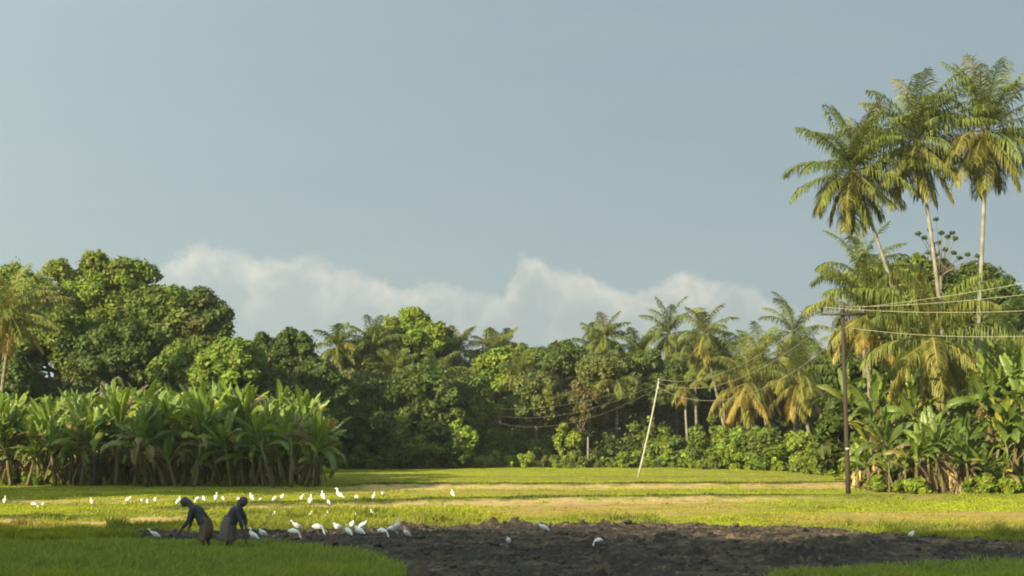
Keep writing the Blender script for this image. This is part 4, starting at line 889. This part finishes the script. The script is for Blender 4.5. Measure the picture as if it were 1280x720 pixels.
for q_, (px, py, pose, turn, s_, lab) in enumerate(NEAR): egret(px, py, pose, turn + (25, -30, 35, -20)[q_ % 4], s_ * 0.68, lab, 'egrets on and near the ploughed soil', sink=-0.03)

# ------------------------------------------------------------------ the two workers
def capsules(mb, chain, n=12, col=(1, 1, 1)):
    """chain: list of (point, radius) joined by a rounded tube, closed by domes"""
    pts = [np.array(p, float) for p, r in chain]; rd = [r for p, r in chain]
    k = max(10, 5 * len(pts)); sp = spline(pts, k); rr = np.interp(np.linspace(0, 1, k), np.linspace(0, 1, len(rd)), rd)
    d0 = unit(sp[0] - sp[1]); d1 = unit(sp[-1] - sp[-2])
    cap = [0.95, 0.8, 0.5]
    s0 = [sp[0] + d0 * rr[0] * c for c in cap]; s1 = [sp[-1] + d1 * rr[-1] * c for c in cap[::-1]]
    r0 = [rr[0] * math.sqrt(1 - c * c) for c in cap]; r1 = [rr[-1] * math.sqrt(1 - c * c) for c in cap[::-1]]
    mb.tube(np.array(s0 + list(sp) + s1), np.array(r0 + list(rr) + r1), n, col=col)
def ellipsoid(mb, c, r, rot=0.0, col=(1, 1, 1)):
    n = 12; t = np.linspace(0, math.pi, n); z = -np.cos(t); rad = np.sin(t)
    V = []; m_ = 16
    for i in range(n):
        a = np.arange(m_) * 2 * math.pi / m_; V.append(np.stack([np.cos(a) * rad[i] * r[0], np.sin(a) * rad[i] * r[1], np.full(m_, z[i] * r[2])], 1))
    V = np.concatenate(V); cr, sr = math.cos(rot), math.sin(rot); V = np.stack([V[:, 0] * cr + V[:, 2] * sr, V[:, 1], -V[:, 0] * sr + V[:, 2] * cr], 1) + np.array(c)
    Q = [(i * m_ + j, i * m_ + (j + 1) % m_, (i + 1) * m_ + (j + 1) % m_, (i + 1) * m_ + j) for i in range(n - 1) for j in range(m_)]
    mb.add(V, Q, col=col)
def remeshed(name, mb, mat_, parent, vox, smooth=4):
    o = link(name, mb.mesh(name, mat_), parent); r = o.modifiers.new('remesh', 'REMESH'); r.mode = 'VOXEL'; r.voxel_size = vox; r.use_smooth_shade = True
    sm = o.modifiers.new('smooth', 'SMOOTH'); sm.iterations = smooth; sm.factor = 0.5
    return o
def solid(name, base, rough=0.9):
    return mat(name, rough, 0.15, 0, noise_scale=14, noise_amt=0.25, base=base, bump=0.25, bump_scale=30)
S_SKIN = mat('dark_skin', 0.55, 0.35, 0, base=(0.09, 0.055, 0.038), noise_scale=20, noise_amt=0.15)
S_SKIRT = solid('faded_skirt', (0.12, 0.085, 0.058)); S_BLOUSE = solid('dark_blouse', (0.05, 0.052, 0.058)); S_SCARF = solid('grey_headcloth', (0.075, 0.07, 0.07)); S_SKIRT2 = solid('brown_grey_skirt', (0.115, 0.10, 0.09)); S_HAIR = solid('black_hair', (0.012, 0.011, 0.011), 0.6)

def hand(mb, wrist, dirn, side, curl=0.5, sc_=1.0):
    wrist = np.array(wrist, float); d = unit(np.array(dirn, float)); sd = unit(np.array(side, float)); nm = np.cross(d, sd)
    capsules(mb, [(wrist, .023), (wrist + d * .035, .027), (wrist + d * .075, .026)])
    for q in (-1, -.33, .33, 1):
        capsules(mb, [(wrist + d * .03 + sd * q * .012, .012), (wrist + d * .08 + sd * q * .026, .012)], 8)
    for q, ln in ((-1, .062), (-.33, .075), (.33, .08), (1, .07)):
        b = wrist + d * .08 + sd * q * .029; c1 = b + (d * (1 - curl * .3) + nm * curl * .5) * ln * .5; c2 = c1 + (d * (1 - curl) + nm * curl) * ln * .5
        capsules(mb, [(b, .0095), (c1, .009), (c2, .0075)], 8)
    t0 = wrist + d * .025 + sd * .025; capsules(mb, [(t0, .012), (t0 + sd * .03 + d * .025, .011), (t0 + sd * .035 + d * .055 + nm * .012, .009)], 8)

def make_worker(loc, label, hip, chest, neck, head, face, arms, feet, hem, waist, skirt_mat, blouse_mat, cloth_mat, flip=1, bag=0.0, legs=True):
    root = empty('person', loc, label, 'person', None)
    b = MB(); hip, chest, neck, head = map(lambda p: np.array(p, float), (hip, chest, neck, head)); face = unit(np.array(face, float))
    capsules(b, [(hip + (0, 0, -.02), .125), (hip * .6 + chest * .4, .11), (chest, .125), (chest * .3 + neck * .7, .085)], 18)
    capsules(b, [(hip + (0, .07, 0), .10), (hip + (0, -.07, 0), .10)]); capsules(b, [(chest * .45 + neck * .55 + (0, .13, 0), .058), (chest * .45 + neck * .55 + (0, -.13, 0), .058)])
    capsules(b, [(chest * .3 + neck * .7, .075), (neck, .062), (head * .7 + neck * .3, .060)])
    ang = math.atan2(-face[2], face[0]); ellipsoid(b, head, (.098, .076, .112), 0)
    f = face; up = unit(np.array([0, 0, 1.0]) - f * f[2])
    capsules(b, [(head + f * .05 - up * .06, .038), (head + f * .075 - up * .085, .022)])                      # jaw, chin
    capsules(b, [(head + f * .09 + up * .012, .010), (head + f * .115 - up * .018, .014)])                     # nose
    capsules(b, [(head + f * .088 - up * .045 + (0, .016, 0), .009), (head + f * .088 - up * .045 + (0, -.016, 0), .009)])   # lips
    for sg in (-1, 1):
        ellipsoid(b, head + f * .086 + np.array([0, sg * .03, 0]) + up * .018, (.012, .013, .010)); ellipsoid(b, head + np.array([0, sg * .078, 0]) - f * .005, (.02, .010, .03))
    for (sh, el, wr, hd) in arms:
        capsules(b, [(sh, .052), (np.array(sh) * .5 + np.array(el) * .5, .048), (el, .040), (np.array(el) * .6 + np.array(wr) * .4, .040), (wr, .027)])
        hand(b, wr, hd, (0, 1, 0), .6)
    for (kn, an, toe) in feet:
        hp = hip + np.array([0, np.sign(kn[1]) * .085, -.03]); capsules(b, [(hp, .085), (hp * .5 + np.array(kn) * .5, .075), (kn, .053), (np.array(kn) * .6 + np.array(an) * .4, .052), (an, .034)])
        capsules(b, [(np.array(an) - np.array([0, 0, .035]), .033), (np.array(an) * .4 + np.array(toe) * .6 + (0, 0, -.01), .035), (toe, .022)])
    remeshed('body', b, S_SKIN, root, 0.0075, 3)
    # blouse: the trunk and upper sleeves, looser than the body
    c = MB(); capsules(c, [(hip + (0, 0, -.03), .178), (hip * .5 + chest * .5, .162), (chest, .165), (chest * .35 + neck * .65, .12), (chest * .12 + neck * .88, .062)], 20)
    capsules(c, [(hip + (0, .06, -.03), .135), (hip + (0, -.06, -.03), .135)]); capsules(c, [(chest * .45 + neck * .55 + (0, .13, 0), .075), (chest * .45 + neck * .55 + (0, -.13, 0), .075)])
    for (sh, el, wr, hd) in arms:
        sh, el = np.array(sh), np.array(el); capsules(c, [(sh, .074), (sh * .5 + el * .5, .068), (sh * .02 + el * .98, .060)], 14); capsules(c, [(el, .058), (el * .45 + np.array(wr) * .55, .050)], 12)
    o = remeshed('blouse', c, blouse_mat, root, 0.013, 3); tx = bpy.data.textures.new('creases', 'CLOUDS'); tx.noise_scale = 0.09; dm = o.modifiers.new('creases', 'DISPLACE'); dm.texture = tx; dm.strength = 0.022; dm.mid_level = 0.5
    # skirt: loft from the waist to the hem with folds
    sk = MB(); K = 22; m_ = 72; g = np.random.default_rng(int(abs(loc[0]) * 10)); V = []; ph = g.uniform(0, 6.28, 4)
    wc, wa, wb_ = np.array(waist[0]), waist[1], waist[2]; hc, ha, hb = np.array(hem[0]), hem[1], hem[2]; a = np.arange(m_) * 2 * math.pi / m_
    for i in range(K):
        t = i / (K - 1); cc = wc * (1 - t) + hc * t + np.array([bag, 0, 0]) * math.sin(t * math.pi); ra = wa + (ha - wa) * t ** .8 + .02 * math.sin(t * math.pi); rb = wb_ + (hb - wb_) * t ** .8 + .02 * math.sin(t * math.pi)
        fold = 1 + (.02 + .085 * t) * (np.sin(7 * a + ph[0] + t * .8) * .6 + np.sin(12 * a + ph[1] - t) * .4 + .3 * np.sin(4 * a + ph[2])); zz = cc[2] + .025 * t * np.sin(3 * a + ph[3])
        if i == 0: zz = zz + 0 * a
        V.append(np.stack([cc[0] + np.cos(a) * ra * fold, cc[1] + np.sin(a) * rb * fold, zz - (np.cos(a) * flip * waist[3] * (1 - t))], 1))
    V = np.concatenate(V); Q = [(i * m_ + j, i * m_ + (j + 1) % m_, (i + 1) * m_ + (j + 1) % m_, (i + 1) * m_ + j) for i in range(K - 1) for j in range(m_)]
    sk.add(V, Q); o = link('skirt', sk.mesh('skirt', skirt_mat, True), root); so = o.modifiers.new('thickness', 'SOLIDIFY'); so.thickness = 0.006
    # head cloth wound over the hair, open at the face, with a knot behind
    h = MB(); ellipsoid(h, head - f * .018 + up * .02, (.124, .104, .122)); ellipsoid(h, head - f * .03 + up * .05, (.105, .088, .085)); capsules(h, [(head - f * .07 - up * .01, .075), (head * .6 + neck * .4 - f * .05, .088), (neck * .8 + head * .2 - f * .02, .085), (neck * .6 + chest * .4, .07)])
    o = remeshed('headcloth', h, cloth_mat, root, 0.010, 3); dm = o.modifiers.new('creases', 'DISPLACE'); dm.texture = tx; dm.strength = 0.014; dm.mid_level = 0.5
    return root
w1 = W(255, 688); w2 = W(291, 689)
make_worker((w1[0], w1[1], 0.02), 'left worker in dark blouse and brownish skirt, reaching down to the left',
    hip=(.0, 0, .76), chest=(-.17, 0, 1.0), neck=(-.33, 0, 1.13), head=(-.50, -.01, 1.235), face=(-.80, -.1, -.6),
    arms=[((-.29, -.155, 1.05), (-.38, -.19, .74), (-.60, -.16, .50), (-.6, 0, -.8)), ((-.29, .15, 1.05), (-.36, .17, .78), (-.42, .10, .53), (-.3, 0, -.95))],
    feet=[((-.06, -.10, .42), (.04, -.11, .05), (-.13, -.12, .025)), ((.02, .12, .42), (.12, .12, .05), (-.05, .13, .025))],
    waist=((.02, 0, .86), .155, .165, -.05), hem=((.0, 0, .27), .145, .18), skirt_mat=S_SKIRT, blouse_mat=S_BLOUSE, cloth_mat=S_SCARF, flip=-1, bag=.05)
make_worker((w2[0], w2[1], 0.02), 'right worker with a grey headcloth and flared long skirt, stooping right over a short tool',
    hip=(-.06, 0, .76), chest=(.07, 0, 1.0), neck=(.17, 0, 1.13), head=(.275, -.01, 1.255), face=(.72, -.25, -.62),
    arms=[((.17, -.155, 1.06), (.24, -.19, .76), (.27, -.14, .53), (.25, .0, -.95)), ((.17, .15, 1.06), (.29, .17, .80), (.33, .05, .60), (.25, 0, -.95))],
    feet=[((.02, -.10, .42), (-.06, -.11, .05), (.11, -.12, .025)), ((-.10, .12, .42), (-.20, .12, .05), (-.03, .13, .025))],
    waist=((-.06, 0, .86), .155, .17, .05), hem=((-.13, 0, .24), .195, .18), skirt_mat=S_SKIRT2, blouse_mat=S_BLOUSE, cloth_mat=S_SCARF, flip=1, bag=-.03)
# the short hoe in the right worker's hands
hr = empty('hoe', (w2[0] + .30, w2[1] - .11, .50), 'short dark hoe held low by the right worker', 'hoe')
hb_ = MB(); hb_.tube([(-.05, .12, .16), (0, 0, 0), (.06, -.03, -.2), (.155, -.05, -.44)], .015, 8, col=(0.05, 0.035, 0.025)); link('handle', hb_.mesh('handle', M_wood, True), hr)
hb_ = MB(); bl = np.array([(.12, -.12, -.42), (.18, -.12, -.40), (.18, .03, -.40), (.12, .03, -.42), (.17, -.14, -.52), (.235, -.14, -.50), (.235, .05, -.50), (.17, .05, -.52)]); bl[:, 0] = bl[:, 0] * 1.0
hb_.add(bl, [(0, 1, 2, 3), (4, 7, 6, 5), (0, 4, 5, 1), (1, 5, 6, 2), (2, 6, 7, 3), (3, 7, 4, 0)], col=(0.06, 0.055, 0.05)); link('blade', hb_.mesh('blade', M_metal), hr)
